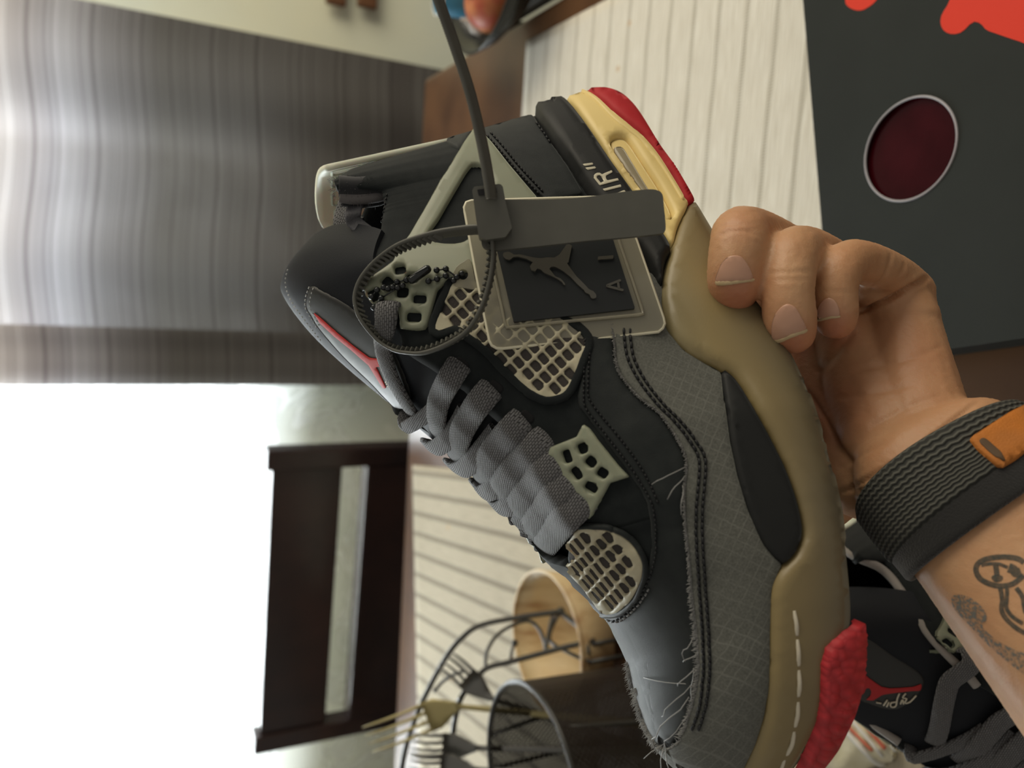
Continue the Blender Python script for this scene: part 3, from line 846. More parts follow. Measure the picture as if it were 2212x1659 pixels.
# seam round the collar flap
stitch('seam', [(836, 420), (826, 470), (812, 530), (800, 585)], M_thr, r=0.0003, dash=4, gap=6, lift=0.0003)

# ---- sage plastic wing with slots
def slot(x, y, a, hw, hh): return rrect(x, y, math.cos(a), math.sin(a), hw + 1.5, hh + 1.5, 0.6)
wing = [(1024, 284), (1004, 310), (985, 340), (950, 395), (920, 450), (885, 512), (858, 548), (851, 568), (797, 606), (784, 628), (790, 640), (787, 650), (806, 676), (822, 664), (834, 656), (850, 661), (862, 672), (867, 700), (869, 711), (900, 715), (918, 714), (926, 704), (935, 670), (946, 630), (966, 612), (1000, 602), (1030, 584), (1080, 545), (1140, 522), (1186, 478), (1157, 428), (1100, 361), (1062, 312), (1040, 288)]
panel('lace_wing', wing, M_wing, 0.0017, 0.0004, edge=5, g=10, smooth=False, step=5, mirror=True,
      holes=[slot(866, 587, -.15, 10, 7), slot(839, 612, .75, 10, 9.5), slot(809, 639, 1.1, 11, 10), slot(892, 604, .1, 11, 7), slot(871, 633, .1, 11, 10), slot(908, 648, .05, 12.5, 7.5), slot(896, 686, .05, 14, 8),
             resample(catmull([(1026, 362), (1012, 371), (985, 415), (950, 476), (926, 522), (1000, 528), (1040, 480), (1062, 420), (1052, 374)], 4, True), 7, True)])
low = [(1261, 916), (1248, 944), (1194, 965), (1185, 985), (1201, 988), (1209, 1012), (1205, 1034), (1219, 1034), (1234, 1055), (1234, 1069), (1249, 1067), (1270, 1080), (1268, 1112), (1275, 1119), (1283, 1112), (1320, 1043), (1361, 1030), (1338, 1006), (1293, 950), (1276, 926)]
panel('lace_guard', low, M_wing, 0.0016, 0.0006, edge=4, g=9, smooth=False, step=5, mirror=True,
      holes=[slot(1229, 985, 1.25, 12.5, 7), slot(1261, 968, 1.2, 10, 8), slot(1279, 997, .75, 10, 8.5), slot(1249, 1021, .95, 12.5, 7), slot(1304, 1021, .6, 10, 8.5), slot(1280, 1051, .55, 12.5, 7)])

# ---- netting: cloth below, moulded grid above
def offset_poly(poly, d, step=7):
    q = np.asarray(resample(catmull(poly, 6, True), step, True))
    t = np.roll(q, -1, 0) - np.roll(q, 1, 0); t /= np.linalg.norm(t, axis=1)[:, None]
    cw = np.sum(q[:, 0] * np.roll(q[:, 1], -1) - np.roll(q[:, 0], -1) * q[:, 1])
    return q + np.stack([t[:, 1], -t[:, 0]], 1) * (1 if cw > 0 else -1) * d
side = [(984, 616), (1016, 614), (1100, 640), (1200, 690), (1260, 733), (1252, 775), (1225, 840), (1199, 854), (1178, 854), (1149, 840), (1118, 813), (1094, 790), (1060, 754), (1016, 720), (985, 706), (946, 714), (958, 672), (970, 644)]
big = offset_poly(side, 13)
panel('net_backing', [tuple(p) for p in big], M_under, 0.0003, 0.0006, edge=4, g=16, mirror=True, smooth=False)
A = np.array((20.9, 24.0)); Bv = np.array((16.0, -15.7)); P0 = np.array((1100.6, 759.8))
ua = A / np.linalg.norm(A)
nethole = []
for i in range(-11, 11):
    for j in range(-13, 17):
        c = P0 + i * A + j * Bv
        q = rrect(c[0], c[1], ua[0], ua[1], 12.4, 8.2, 0.5, 2)
        if in_poly(np.array([c]), big)[0] and dist_poly(q, big).min() > 2.0 and in_poly(q, big).all(): nethole.append(q)
panel('side_net', [tuple(p) for p in big], M_net, 0.0009, 0.0009, edge=2.6, g=9, holes=nethole, mirror=True, step=6, smooth=False)
panel('net_border', [tuple(p) for p in offset_poly(side, 19)], M_nub, 0.0007, 0.0013, edge=6, g=10, holes=[offset_poly(side, 0)], smooth=False, step=7)
toe = [(1258, 1136), (1300, 1138), (1335, 1146), (1358, 1160), (1377, 1182), (1393, 1214), (1386, 1254), (1364, 1294), (1336, 1319), (1306, 1318), (1283, 1292), (1262, 1263), (1240, 1240), (1208, 1197), (1232, 1166)]
panel('toe_net_backing', toe, M_under, 0.0003, 0.0006, edge=4, g=12)
A = np.array((21.1, 26.7)); ua = A / np.linalg.norm(A); P0 = np.array((1267.2, 1157.3))
off = {0: np.zeros(2)}; b2 = np.array((-12.0, 13.3)); sc = 1.0
for j in range(1, 12): off[j] = off[j - 1] + b2 * sc; sc *= 0.885
b2 = np.array((13.3, -13.6)); sc = 1.0
for j in range(-1, -9, -1): off[j] = off[j + 1] + b2 * sc; sc *= 1.06
nethole = []
poly = np.array(resample(catmull(toe, 6, True), 6, True))
for i in range(-5, 8):
    for j in range(-8, 10):
        c = P0 + i * A + off[j]
        hwid = 6.4 * (0.885 ** j if j > 0 else 1.05 ** (-j)) * (0.9 if j > 0 else 1)
        q = rrect(c[0], c[1], ua[0], ua[1], 14.0, max(hwid * 1.15, 1.7), 0.7, 2)
        if in_poly(np.array([c]), poly)[0] and dist_poly(q, poly).min() > 0.9 and in_poly(q, poly).all(): nethole.append(q)
panel('toe_net', toe, M_net, 0.0011, 0.0009, edge=2.4, g=8, holes=nethole, step=5)

# ---- lettering on the heel band
M_txt = mat('cream_print', (0.60, 0.56, 0.42), 0.6)
def zp(l): return [(1000 + x / 4.424, 150 + y / 4.424) for x, y in l]
BAND = BVHTree.FromPolygons([v.co.copy() for v in bpy.data.objects['heel_band'].data.vertices], [tuple(p.vertices) for p in bpy.data.objects['heel_band'].data.polygons])
panel('print', zp([(1145, 905), (1160, 928), (1250, 912), (1240, 892)]), M_txt, 0.0002, 0.0001, edge=1, g=5, smooth=False, step=4, bvh=BAND, parent=hb_)
panel('print', zp([(1170, 940), (1188, 965), (1276, 948), (1263, 928)]), M_txt, 0.0002, 0.0001, edge=1, g=5, smooth=False, step=4, bvh=BAND, parent=hb_)
panel('print', zp([(1250, 1040), (1252, 1008), (1275, 990), (1305, 988), (1330, 1003), (1352, 992), (1422, 963), (1432, 985), (1368, 1018), (1366, 1040), (1378, 1062), (1480, 1040), (1490, 1062), (1308, 1112)]), M_txt, 0.0002, 0.0001, edge=1, g=4, smooth=False, step=3, bvh=BAND, parent=hb_,
      holes=[np.array(zp([(1278, 1036), (1286, 1018), (1304, 1014), (1320, 1024), (1346, 1070), (1316, 1082)]))])
panel('print', zp([(1336, 1143), (1352, 1166), (1518, 1124), (1506, 1100)]), M_txt, 0.0002, 0.0001, edge=1, g=5, smooth=False, step=4, bvh=BAND, parent=hb_)
panel('print', zp([(1400, 1215), (1540, 1152), (1556, 1168), (1500, 1300), (1480, 1290), (1500, 1240), (1470, 1230), (1420, 1240)]), M_txt, 0.0002, 0.0001, edge=1, g=5, smooth=False, step=4, bvh=BAND, parent=hb_)

# ================================================================== tongue, laces and trims of the held shoe
def ribbon_geo(P, Wd, width, thick, puff=0.0):
    """flat strap along P (3D points) with per-point width directions Wd"""
    P = [Vector(p) for p in P]; n = len(P); V, F, UV = [], [], []
    prof = [(-1, -.5), (-1, .5), (-.85, 1), (-.45, 1 + puff), (0, 1 + 1.3 * puff), (.45, 1 + puff), (.85, 1), (1, .5), (1, -.5), (.85, -1), (0, -1), (-.85, -1)]
    m = len(prof); s = 0.0
    wl = width if hasattr(width, '__len__') else [width] * n
    for i in range(n):
        t = (P[min(i + 1, n - 1)] - P[max(i - 1, 0)]).normalized()
        wd = Vector(Wd[i]); wd = (wd - t * wd.dot(t)).normalized(); nn = wd.cross(t)
        if i: s += (P[i] - P[i - 1]).length
        for (a, b) in prof:
            V.append(P[i] + wd * (a * wl[i] / 2) + nn * (b * thick / 2)); UV.append((s * 100, a * wl[i] * 50))
    for i in range(n - 1):
        for k in range(m):
            k2 = (k + 1) % m
            F.append((i * m + k, i * m + k2, (i + 1) * m + k2, (i + 1) * m + k))
    F.append(tuple(range(m))); F.append(tuple(reversed(range((n - 1) * m, n * m))))
    return V, F, UV

rows = [((.086, .036, .136), (.060, 0, .158), (.060, -.036, .1735)),
        ((.094, .036, .139), (.072, 0, .1650), (.0655, -.036, .1770)),
        ((.102, .036, .140), (.089, 0, .1640), (.078, -.034, .1725)),
        ((.112, .034, .136), (.105, 0, .1535), (.094, -.032, .1630)),
        ((.122, .033, .130), (.120, 0, .1415), (.110, -.031, .1500)),
        ((.134, .031, .121), (.134, 0, .1295), (.126, -.030, .1355)),
        ((.150, .029, .107), (.150, 0, .1150), (.145, -.029, .1180)),
        ((.170, .027, .092), (.170, 0, .0985), (.167, -.028, .0975)),
        ((.200, .024, .073), (.200, 0, .0760), (.198, -.025, .0735)),
        ((.213, .020, .064), (.213, 0, .0660), (.211, -.020, .0640))]
sm = [catmull([r[k] for r in rows], 6) for k in range(3)]
Vt, Ft = [], []; NU = 22
for a, b, c in zip(*sm):
    for k in range(NU + 1):
        t = k / NU
        q = a * (2 * (t - .5) * (t - 1)) + b * (4 * t * (1 - t)) + c * (2 * t * (t - .5))
        Vt.append(tuple(q))
for i in range(len(sm[0]) - 1):
    for k in range(NU):
        a = i * (NU + 1) + k; Ft.append((a, a + NU + 1, a + NU + 2, a + 1))
M_tong = mat('black_tongue_leather', (0.009, 0.011, 0.015), 0.66, spec=0.28, bump=(1700, 0.15, 0.0004))
tng = mesh_obj('tongue', Vt, Ft, M_tong, shoe)
tng.modifiers.new('pad', 'SOLIDIFY').thickness = 0.009
tng.modifiers['pad'].offset = -1
bv = tng.modifiers.new('b', 'BEVEL'); bv.width = .0022; bv.segments = 3; bv.limit_method = 'ANGLE'; bv.angle_limit = math.radians(50)
nf = Vector(np.cross(np.array(Vt[1]) - np.array(Vt[0]), np.array(Vt[NU + 1]) - np.array(Vt[0])))
# outward side must face the lens
p0 = np.array(Vt[(NU + 1) * 20 + 8]); pA = np.array(Vt[(NU + 1) * 20 + 9]); pB = np.array(Vt[(NU + 1) * 21 + 8])
if np.cross(pB - p0, pA - p0) @ (O_S - p0) < 0: tng.data.flip_normals()
TBV = BVHTree.FromPolygons([Vector(v) for v in Vt], Ft)

M_lab = mat('satin_label', (0.030, 0.031, 0.030), 0.5, spec=0.4, bump=(1500, 0.12, 0.0003))
M_redp = mat('red_print', (0.72, 0.045, 0.04), 0.6)
lab = panel('tongue_label', [(673, 618), (663, 642), (663, 664), (673, 682), (692, 712), (742, 770), (800, 826), (834, 862), (862, 884), (888, 858), (852, 762), (802, 700), (758, 664), (700, 630)], M_lab, 0.0010, 0.0, edge=5, g=10, bvh=TBV)
LBV = BVHTree.FromPolygons([v.co.copy() for v in lab.data.vertices], [tuple(p.vertices) for p in lab.data.polygons])
panel('logo_print', [(677, 674), (697, 690), (728, 718), (764, 747), (799, 773), (833, 776), (835, 789), (813, 793), (824, 815), (835, 838), (828, 839), (811, 812), (797, 789), (757, 754), (723, 727), (691, 697)], M_redp, 0.0003, 0.0001, edge=1, g=5, smooth=False, step=4, bvh=LBV, parent=lab)
G = Geo()
def zq(l): return [(780 + x / 4.424, 750 + y / 4.424) for x, y in l]
for l in ([(232, 262), (262, 250), (290, 256)], [(240, 330), (285, 270), (320, 250)], [(250, 345), (290, 330)], [(262, 372), (300, 310), (318, 262)], [(300, 370), (318, 300), (335, 270)], [(305, 412), (330, 350), (345, 330), (360, 350), (345, 375)]):
    P = surf_line(zq(l), 0.0005, LBV, 3)
    if len(P) > 1: G.add(tube_geo(P, 0.00028, 5))
if G.V: G.obj('script_print', M_cthr, lab)
for pts in ([(626, 583), (621, 605), (624, 628), (640, 660), (668, 698), (700, 738)], [(672, 620), (664, 642), (664, 664), (674, 682), (692, 712)], [(681, 622), (674, 645), (674, 664), (682, 680), (696, 706)]):
    stitch('seam', pts, mat('white_thread', (0.5, 0.5, 0.48), 0.6), r=0.0003, dash=5, gap=4, lift=0.0009, bvh=TBV)

# ---- laces
M_lace = bpy.data.materials.new('knit_lace'); M_lace.use_nodes = True
N, L, b = nodes_of(M_lace)
uvn = N.new('ShaderNodeTexCoord')
bk = N.new('ShaderNodeTexBrick'); bk.inputs['Scale'].default_value = 1.0; bk.inputs['Mortar Size'].default_value = 0.022; bk.inputs['Mortar Smooth'].default_value = 1.0
bk.inputs['Brick Width'].default_value = 0.15; bk.inputs['Row Height'].default_value = 0.085
bk.inputs['Color1'].default_value = (0.115, 0.115, 0.120, 1); bk.inputs['Color2'].default_value = (0.150, 0.150, 0.155, 1); bk.inputs['Mortar'].default_value = (0.010, 0.010, 0.012, 1)
mpl = N.new('ShaderNodeMapping'); mpl.inputs['Rotation'].default_value = (0, 0, math.radians(12)); L.new(uvn.outputs['UV'], mpl.inputs[0])
L.new(mpl.outputs[0], bk.inputs['Vector']); L.new(bk.outputs['Color'], b.inputs['Base Color'])
b.inputs['Roughness'].default_value = 0.75; b.inputs['Sheen Weight'].default_value = 0.25
bp = N.new('ShaderNodeBump'); bp.inputs['Strength'].default_value = 1.0; bp.inputs['Distance'].default_value = 0.0009; bp.invert = True
L.new(bk.outputs['Fac'], bp.inputs['Height']); L.new(bp.outputs[0], b.inputs['Normal'])

CV = [Vector(v) for v in Vn] + [Vector(v) for v in Vt]
CF = list(Fn) + [tuple(i + len(Vn) for i in f) for f in Ft]
CBV = BVHTree.FromPolygons(CV, CF)
def lz(l): return [(756 + x / 1.763, 713 + y / 1.763) for x, y in l]
def lace_obj(V, F, UV): return mesh_obj('lace', V, F, M_lace, shoe, True, UV)
def strap(pts, lifts, width, bvh=None, wrap=None, dive=True):
    """flat lace laid over the tongue along a line, lifted off the surface by the given heights"""
    q = resample(catmull(pts, 6), 5.0); n = len(q)
    tl_ = np.linspace(0, 1, n); lf = np.interp(tl_, np.linspace(0, 1, len(lifts)), lifts)
    P, Nn = [], []
    for p, h in zip(q, lf):
        hit = cast(p[0], p[1], bvh or CBV, (1120, 900))
        P.append(hit[0] + hit[1] * 0); Nn.append(hit[1])
    P = np.array(P); Nn = np.array(Nn)
    for it in range(10):
        Nn[1:-1] = (Nn[:-2] + 2 * Nn[1:-1] + Nn[2:]) / 4
        P[1:-1] = (P[:-2] + 2 * P[1:-1] + P[2:]) / 4
    Nn /= np.linalg.norm(Nn, axis=1)[:, None]
    P = P + Nn * lf[:, None]
    P = list(P)
    if dive: P = [P[0] - Nn[0] * .005 + (P[0] - P[1]) * 1.2] + P; Nn = np.concatenate([Nn[:1], Nn])
    if wrap is not None: P = [P[0] + np.array(wrap)] + P; Nn = np.concatenate([Nn[:1], Nn])
    Wd = []
    for i in range(len(P)):
        t = P[min(i + 1, len(P) - 1)] - P[max(i - 1, 0)]; Wd.append(tuple(np.cross(t, Nn[i])))
    return ribbon_geo(P, Wd, width, .0020, 0.45)
near_l = [([(415, 135), (385, 190), (362, 260), (352, 330), (346, 392)], .0092), ([(535, 228), (492, 290), (455, 360), (432, 425), (415, 485)], .0098), ([(655, 345), (605, 400), (558, 462), (530, 520), (512, 572)], .0102), ([(745, 415), (690, 470), (628, 532), (590, 585), (566, 640)], .0104), ([(792, 500), (735, 560), (684, 615), (655, 660), (632, 712)], .0104), ([(842, 575), (790, 635), (740, 690), (712, 730), (686, 782)], .0104), ([(898, 640), (842, 705), (790, 765), (756, 810), (726, 866)], .0106)]
far_l = [([(152, 328), (195, 352), (255, 338), (318, 302), (352, 262)], .0062), ([(304, 412), (345, 428), (392, 398), (430, 345), (450, 300)], .0078), ([(402, 488), (445, 510), (492, 478), (535, 425), (570, 380)], .0084), ([(488, 588), (528, 606), (575, 575), (620, 520)], .0084), ([(550, 640), (598, 662), (650, 628), (690, 580)], .0082), ([(592, 702), (640, 730), (690, 694), (730, 650)], .0080), ([(640, 770), (690, 798), (742, 756), (780, 710)], .0080)]
for k, (l, w_) in enumerate(far_l):
    lace_obj(*strap(lz(l), [.0034, .0044, .0040, .0022, .0012], w_, wrap=(-.001, -.006, -.005), dive=False))
for k, (l, w_) in enumerate(near_l):
    lace_obj(*strap(lz(l), [.0012, .0034, .0046, .0038, .0014], w_))
# first lace, coming down from the wing over the tongue
lace_obj(*strap([(846, 664), (850, 700), (852, 742), (862, 790), (876, 832), (896, 884)], [.0045, .0060, .0060, .0050, .0036, .0020], [.0078] * 4 + [.0088] * 60 if False else .0086))
# eyelet holes: black ovals painting the dark inside, at the head of each lace
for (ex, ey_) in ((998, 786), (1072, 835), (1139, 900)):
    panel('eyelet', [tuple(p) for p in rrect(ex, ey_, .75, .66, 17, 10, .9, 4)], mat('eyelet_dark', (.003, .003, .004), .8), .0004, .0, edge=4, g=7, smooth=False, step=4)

# ---- foam lining showing at the notch of the collar, and the elastic behind it
def fuzz_tube(name, pts, r, m, nf=160, fl=.0018):
    G = Geo(); P = catmull([LY(*p) for p in pts], 6); G.add(tube_geo(P, r, 10))
    for k in range(nf):
        p = P[rng.integers(0, len(P))]
        d = rng.standard_normal(3); d /= np.linalg.norm(d)
        b0 = p + d * (r if not hasattr(r, '__len__') else r[0]) * .95
        G.add(tube_geo([b0, b0 + d * fl * rng.uniform(.4, 1)], [.00012, .00004], 3, cap=False))
    return G.obj(name, m, shoe)
M_foam = mat('dark_foam', (0.020, 0.021, 0.025), 0.95, sheen=0.5)
M_foam2 = mat('grey_lining_edge', (0.16, 0.15, 0.15), 0.9)
fuzz_tube('foam_lining', [(732, 402, .030), (770, 404, .030), (810, 401, .030), (838, 402, .030)], .0042, M_foam, 260)
fuzz_tube('foam_lining', [(734, 424, .028), (772, 428, .028), (812, 424, .028), (836, 416, .028)], .0026, M_foam2, 120)
fuzz_tube('foam_lining', [(738, 436, .024), (776, 440, .024), (816, 436, .024), (834, 428, .024)], .0018, M_foam, 60)
P = catmull([LY(*q) for q in ((758, 436, .015), (748, 452, .013), (744, 470, .012), (752, 488, .012), (775, 496, .015))], 6)
V, F, UV = ribbon_geo(P, [(0.3, -.6, .7)] * len(P), .011, .0016)
mesh_obj('elastic_strap', V, F, M_lace, shoe, True, UV)
P = catmull([LY(*q) for q in ((768, 446, .024), (762, 462, .026), (766, 480, .024), (790, 500, .024))], 6)
V, F, UV = ribbon_geo(P, [(0.5, 0, .8)] * len(P), .0065, .0014)
mesh_obj('elastic_strap', V, F, mat('grey_elastic', (0.11, 0.11, 0.12), .8, bump=(900, .6, .0006)), shoe, True, UV)

# ---- translucent heel tab
M_tab = mat('pale_heel_tab', (0.84, 0.88, 0.72), 0.5, sss=0.2)
tabp = [(.016, .095), (.016, .148), (.013, .1545), (.004, .1575), (-.010, .1590), (-.022, .1592), (-.031, .1570), (-.0365, .1500), (-.0375, .1400), (-.034, .122), (-.028, .095)]
o2 = resample(catmull(tabp, 5, True), .004, True)
P2, T2 = tri2d(o2 * 1000, [], 4.0, 0); P2 = P2 / 1000
def tab_x(y, z): return .0285 + .30 * (z - .155) + .010 * ((y + .011) / .025) ** 2
V = [(tab_x(y, z), y, z) for y, z in P2]
tab = mesh_obj('heel_tab', V, T2, M_tab, shoe)
so = tab.modifiers.new('t', 'SOLIDIFY'); so.thickness = .0028; so.offset = 0
for (y, z, sy, sz) in ((.005, .146, .0045, .006), (-.006, .146, .0045, .006), (-.017, .146, .0045, .006), (.005, .136, .0045, .004), (-.027, .145, .004, .006), (-.017, .134, .0045, .004)):
    G = Geo()
    P = [(tab_x(y + a * sy, z + b_ * sz) + .0016, y + a * sy, z + b_ * sz) for a, b_ in ((-.8, -1), (.8, -1), (1, -.7), (1, .7), (.8, 1), (-.8, 1), (-1, .7), (-1, -.7))]
    tube('embossing', P, .0006, M_tab, tab, 6, closed=True)

# ================================================================== hang tag, ball chain and cable tie
def slab(name, quad_px, zs, thick, mat_, parent, rnd=0.0, nx=2, back=True):
    pass
def plane_from(px3):
    """px3: three (x, y, zc); returns a function (x, y) -> world point on that plane, and its normal towards the lens"""
    a, b, c = (at(*p) for p in px3)
    n = (b - a).cross(c - a).normalized()
    if n.dot(CAM - a) < 0: n = -n
    def f(x, y, lift=0.0):
        d = ray_dir(x, y); t = (a - CAM).dot(n) / d.dot(n)
        return CAM + d * t + n * lift
    return f, n
def plate(name, outline, fpl, n, z0, z1, mat_, parent=None, smooth_pts=True, bev=0.0, holes=(), g=40):
    """solid plate with the given outline between heights z0 and z1 above a plane"""
    o2 = resample(catmull(outline, 5, True) if smooth_pts else outline, 4, True)
    hs = [resample(h, 4, True) for h in holes]
    P, T = tri2d(o2, hs, g, 0)
    nP = len(P); V = [fpl(p[0], p[1]) for p in P]
    V = [v + n * z1 for v in V] + [v + n * z0 for v in V]
    F = []
    for f in T:
        a, b, c = (V[i] for i in f[:3]); up = (b - a).cross(c - a).dot(n) > 0
        ff = tuple(f) if up else tuple(reversed(f))
        F.append(ff); F.append(tuple(i + nP for i in reversed(ff)))
    cnt = {}
    for f in F[::2]:
        for a, b in zip(f, f[1:] + f[:1]): cnt[(a, b)] = 1
    for (a, b) in list(cnt):
        if (b, a) not in cnt: F.append((b, a, a + nP, b + nP))
    ob = mesh_obj(name, V, F, mat_, parent, False)
    if bev:
        m = ob.modifiers.new('b', 'BEVEL'); m.width = bev; m.segments = 3; m.limit_method = 'ANGLE'; m.angle_limit = math.radians(60)
    return ob

# ---- hang tag
fT, nT = plane_from([(1010, 440, .2870), (1430, 700, .2730), (1070, 745, .2725)])
M_clear = bpy.data.materials.new('clear_plastic'); M_clear.use_nodes = True
N = M_clear.node_tree.nodes; L = M_clear.node_tree.links
N.remove(N['Principled BSDF'])
tr = N.new('ShaderNodeBsdfTransparent'); tr.inputs[0].default_value = (0.90, 0.89, 0.82, 1)
df = N.new('ShaderNodeBsdfDiffuse'); df.inputs[0].default_value = (0.74, 0.70, 0.55, 1)
tl = N.new('ShaderNodeBsdfTranslucent'); tl.inputs[0].default_value = (0.74, 0.70, 0.56, 1)
gl = N.new('ShaderNodeBsdfGlossy'); gl.inputs['Roughness'].default_value = 0.12; gl.inputs[0].default_value = (1, 1, 1, 1)
md = N.new('ShaderNodeMixShader'); md.inputs[0].default_value = 0.5; L.new(df.outputs[0], md.inputs[1]); L.new(tl.outputs[0], md.inputs[2])
m1 = N.new('ShaderNodeMixShader'); m1.inputs[0].default_value = 0.55; L.new(tr.outputs[0], m1.inputs[1]); L.new(md.outputs[0], m1.inputs[2])
fr_ = N.new('ShaderNodeFresnel'); fr_.inputs[0].default_value = 1.45
m2 = N.new('ShaderNodeMixShader'); L.new(fr_.outputs[0], m2.inputs[0]); L.new(m1.outputs[0], m2.inputs[1]); L.new(gl.outputs[0], m2.inputs[2])
L.new(m2.outputs[0], N['Material Output'].inputs[0])
M_ins = mat('black_insert', (0.017, 0.020, 0.021), 0.38, bump=(900, 0.05, 0.0002))
M_chrome = mat('smoked_metal_relief', (0.115, 0.11, 0.092), 0.24, metal=0.35, spec=0.8)

tgr = empty('hang_tag', fT(1220, 590)); tag(tgr, 'square clear plastic hang tag with black insert and embossed jumping figure', 'hang tag')
def local(ob, root):
    bpy.context.view_layer.update(); ob.parent = root; ob.matrix_parent_inverse = root.matrix_world.inverted(); return ob
bpy.context.view_layer.update()
outer = [(1003, 446), (1006, 437), (1014, 433), (1180, 428), (1325, 424), (1338, 427), (1343, 436), (1376, 522), (1434, 690), (1436, 703), (1424, 715), (1250, 735), (1085, 751), (1068, 750), (1059, 740), (1028, 585)]
body = plate('tag_body', outer, fT, nT, -0.0050, 0.0, M_clear, smooth_pts=False, bev=0.0012); local(body, tgr)
ins = [(1046, 470), (1308, 452), (1324, 528), (1370, 669), (1110, 698), (1076, 552)]
insert = local(plate('insert', [(1052, 462), (1306, 446), (1324, 522), (1371, 669), (1110, 698), (1076, 552)], fT, nT, 0.0001, 0.0012, M_ins, smooth_pts=False), tgr)
# raised inner rim
rim = [fT(x, y, .0006) for x, y in ((1338, 526), (1364, 602), (1390, 680), (1240, 694), (1093, 709), (1072, 612), (1054, 520), (1040, 452), (1180, 444), (1316, 438))]
local(tube('rim', resample([tuple(p) for p in rim], .002, True), .0006, M_clear, None, 6, closed=True), tgr)
M_glint = mat('edge_glint', (0.80, 0.76, 0.58), 0.25, spec=0.6)
oe = resample([tuple(fT(x, y, -.0006)) for x, y in outer], .002, True)
local(tube('edge_glint', oe, .0007, M_glint, None, 6, closed=True), tgr)  # added pale tube along the outline paints the light its edges catch
# ear with the hole for the chain
ear = [(1026, 600), (1015, 556), (1000, 560), (984, 572), (977, 590), (980, 612), (998, 617), (1030, 620)]
local(plate('ear', ear, fT, nT, -.0040, -.0020, M_clear, bev=.0006, holes=[[(999 + 11 * math.cos(a), 588 + 11 * math.sin(a)) for a in np.linspace(0, 2 * math.pi, 16, endpoint=False)]], g=12), tgr)
def zt4(l): return [(980 + x / 4.608, 400 + y / 4.608) for x, y in l]
fig = zt4([(1175, 628), (1140, 790), (1125, 800), (1160, 850), (1220, 930), (1300, 1010), (1345, 1060), (1385, 1075), (1415, 1110), (1415, 1140), (1390, 1152), (1365, 1145), (1345, 1105), (1305, 1090), (1298, 1070), (1230, 1010), (1165, 940), (1090, 880), (1040, 850), (1000, 832), (965, 836), (952, 858), (975, 885), (1010, 930), (1060, 950), (1095, 985), (1112, 1015), (1098, 1022), (1075, 985), (1030, 955), (970, 925), (900, 895), (865, 862), (835, 850), (810, 880), (775, 870), (758, 835), (775, 805), (790, 790), (720, 755), (640, 735), (595, 738), (560, 768), (515, 758), (490, 725), (500, 695), (545, 685), (590, 705), (600, 718), (660, 712), (800, 745), (870, 752), (930, 742), (1000, 745), (1050, 715), (1075, 680), (1105, 638), (1130, 600)])
local(plate('logo_relief', fig, fT, nT, .0012, .0021, M_chrome, smooth_pts=False, g=14), insert)
def bar(a, b_, w):
    a, b_ = np.array(a), np.array(b_); d = (b_ - a) / np.linalg.norm(b_ - a); q = np.array([-d[1], d[0]]) * w / 2
    return [tuple(a + q), tuple(b_ + q), tuple(b_ - q), tuple(a - q)]
I_ = zt4([(1430, 748), (1585, 735)]); local(plate('letter_relief', bar(I_[0], I_[1], 7), fT, nT, .0012, .0019, M_chrome, smooth_pts=False), insert)
for s0, s1 in (((1515, 1020), (1660, 962)), ((1515, 1020), (1685, 1065)), ((1630, 980), (1640, 1050))):
    A_ = zt4([s0, s1]); local(plate('letter_relief', bar(A_[0], A_[1], 5), fT, nT, .0012, .0018, M_chrome, smooth_pts=False), insert)

# ---- ball chain
M_gun = mat('gunmetal_beads', (0.045, 0.048, 0.050), 0.16, metal=0.75, spec=0.7)
balls = [(1855, 265), (1760, 330), (1575, 290), (1410, 310)], [(1700, 395), (1575, 398), (1420, 455), (1265, 490)], [(870, 460), (705, 490), (630, 580), (550, 600), (470, 580), (360, 615), (285, 710)], [(805, 560), (720, 590), (435, 750), (330, 900), (270, 1020)]
bc = empty('ball_chain', at(890, 620, .29)); tag(bc, 'dark metal ball chain looping from the clear tag over the sage lace wing', 'chain')
bpy.context.view_layer.update()

sph = None
for row in balls:
    prev = None
    for (x, y) in row:
        px_, py_ = 780 + x / 8.508, 560 + y / 8.508
        h_ = cast(px_, py_, BVH); p = (M_SHOE @ Vector(h_[0] + h_[1] * .0035)) if px_ < 970 else at(px_, py_, .2815)
        V, F = sphere_geo((0, 0, 0), .00118, 14, 9)
        if sph is None:
            o_ = mesh_obj('bead', V, F, M_gun); sph = o_.data
        else:
            o_ = bpy.data.objects.new('bead', sph); COL.objects.link(o_)
        o_.parent = bc; o_.location = p - bc.location
        if prev is not None:
            local(tube('link', [prev, p], .0003, M_gun, None, 6), bc)
        prev = p
ha = cast(780 + 950 / 8.508, 560 + 500 / 8.508, BVH); hb = cast(780 + 1275 / 8.508, 560 + 305 / 8.508, BVH)
a = M_SHOE @ Vector(ha[0] + ha[1] * .0045); b_ = M_SHOE @ Vector(hb[0] + hb[1] * .0045)
dd = (b_ - a).normalized()
local(tube('clasp', [a - dd * .0006, a, a + (b_ - a) * .08, b_ - (b_ - a) * .08, b_, b_ + dd * .0006], [.0009, .0014, .0016, .0016, .0014, .0009], M_gun, None, 14), bc)

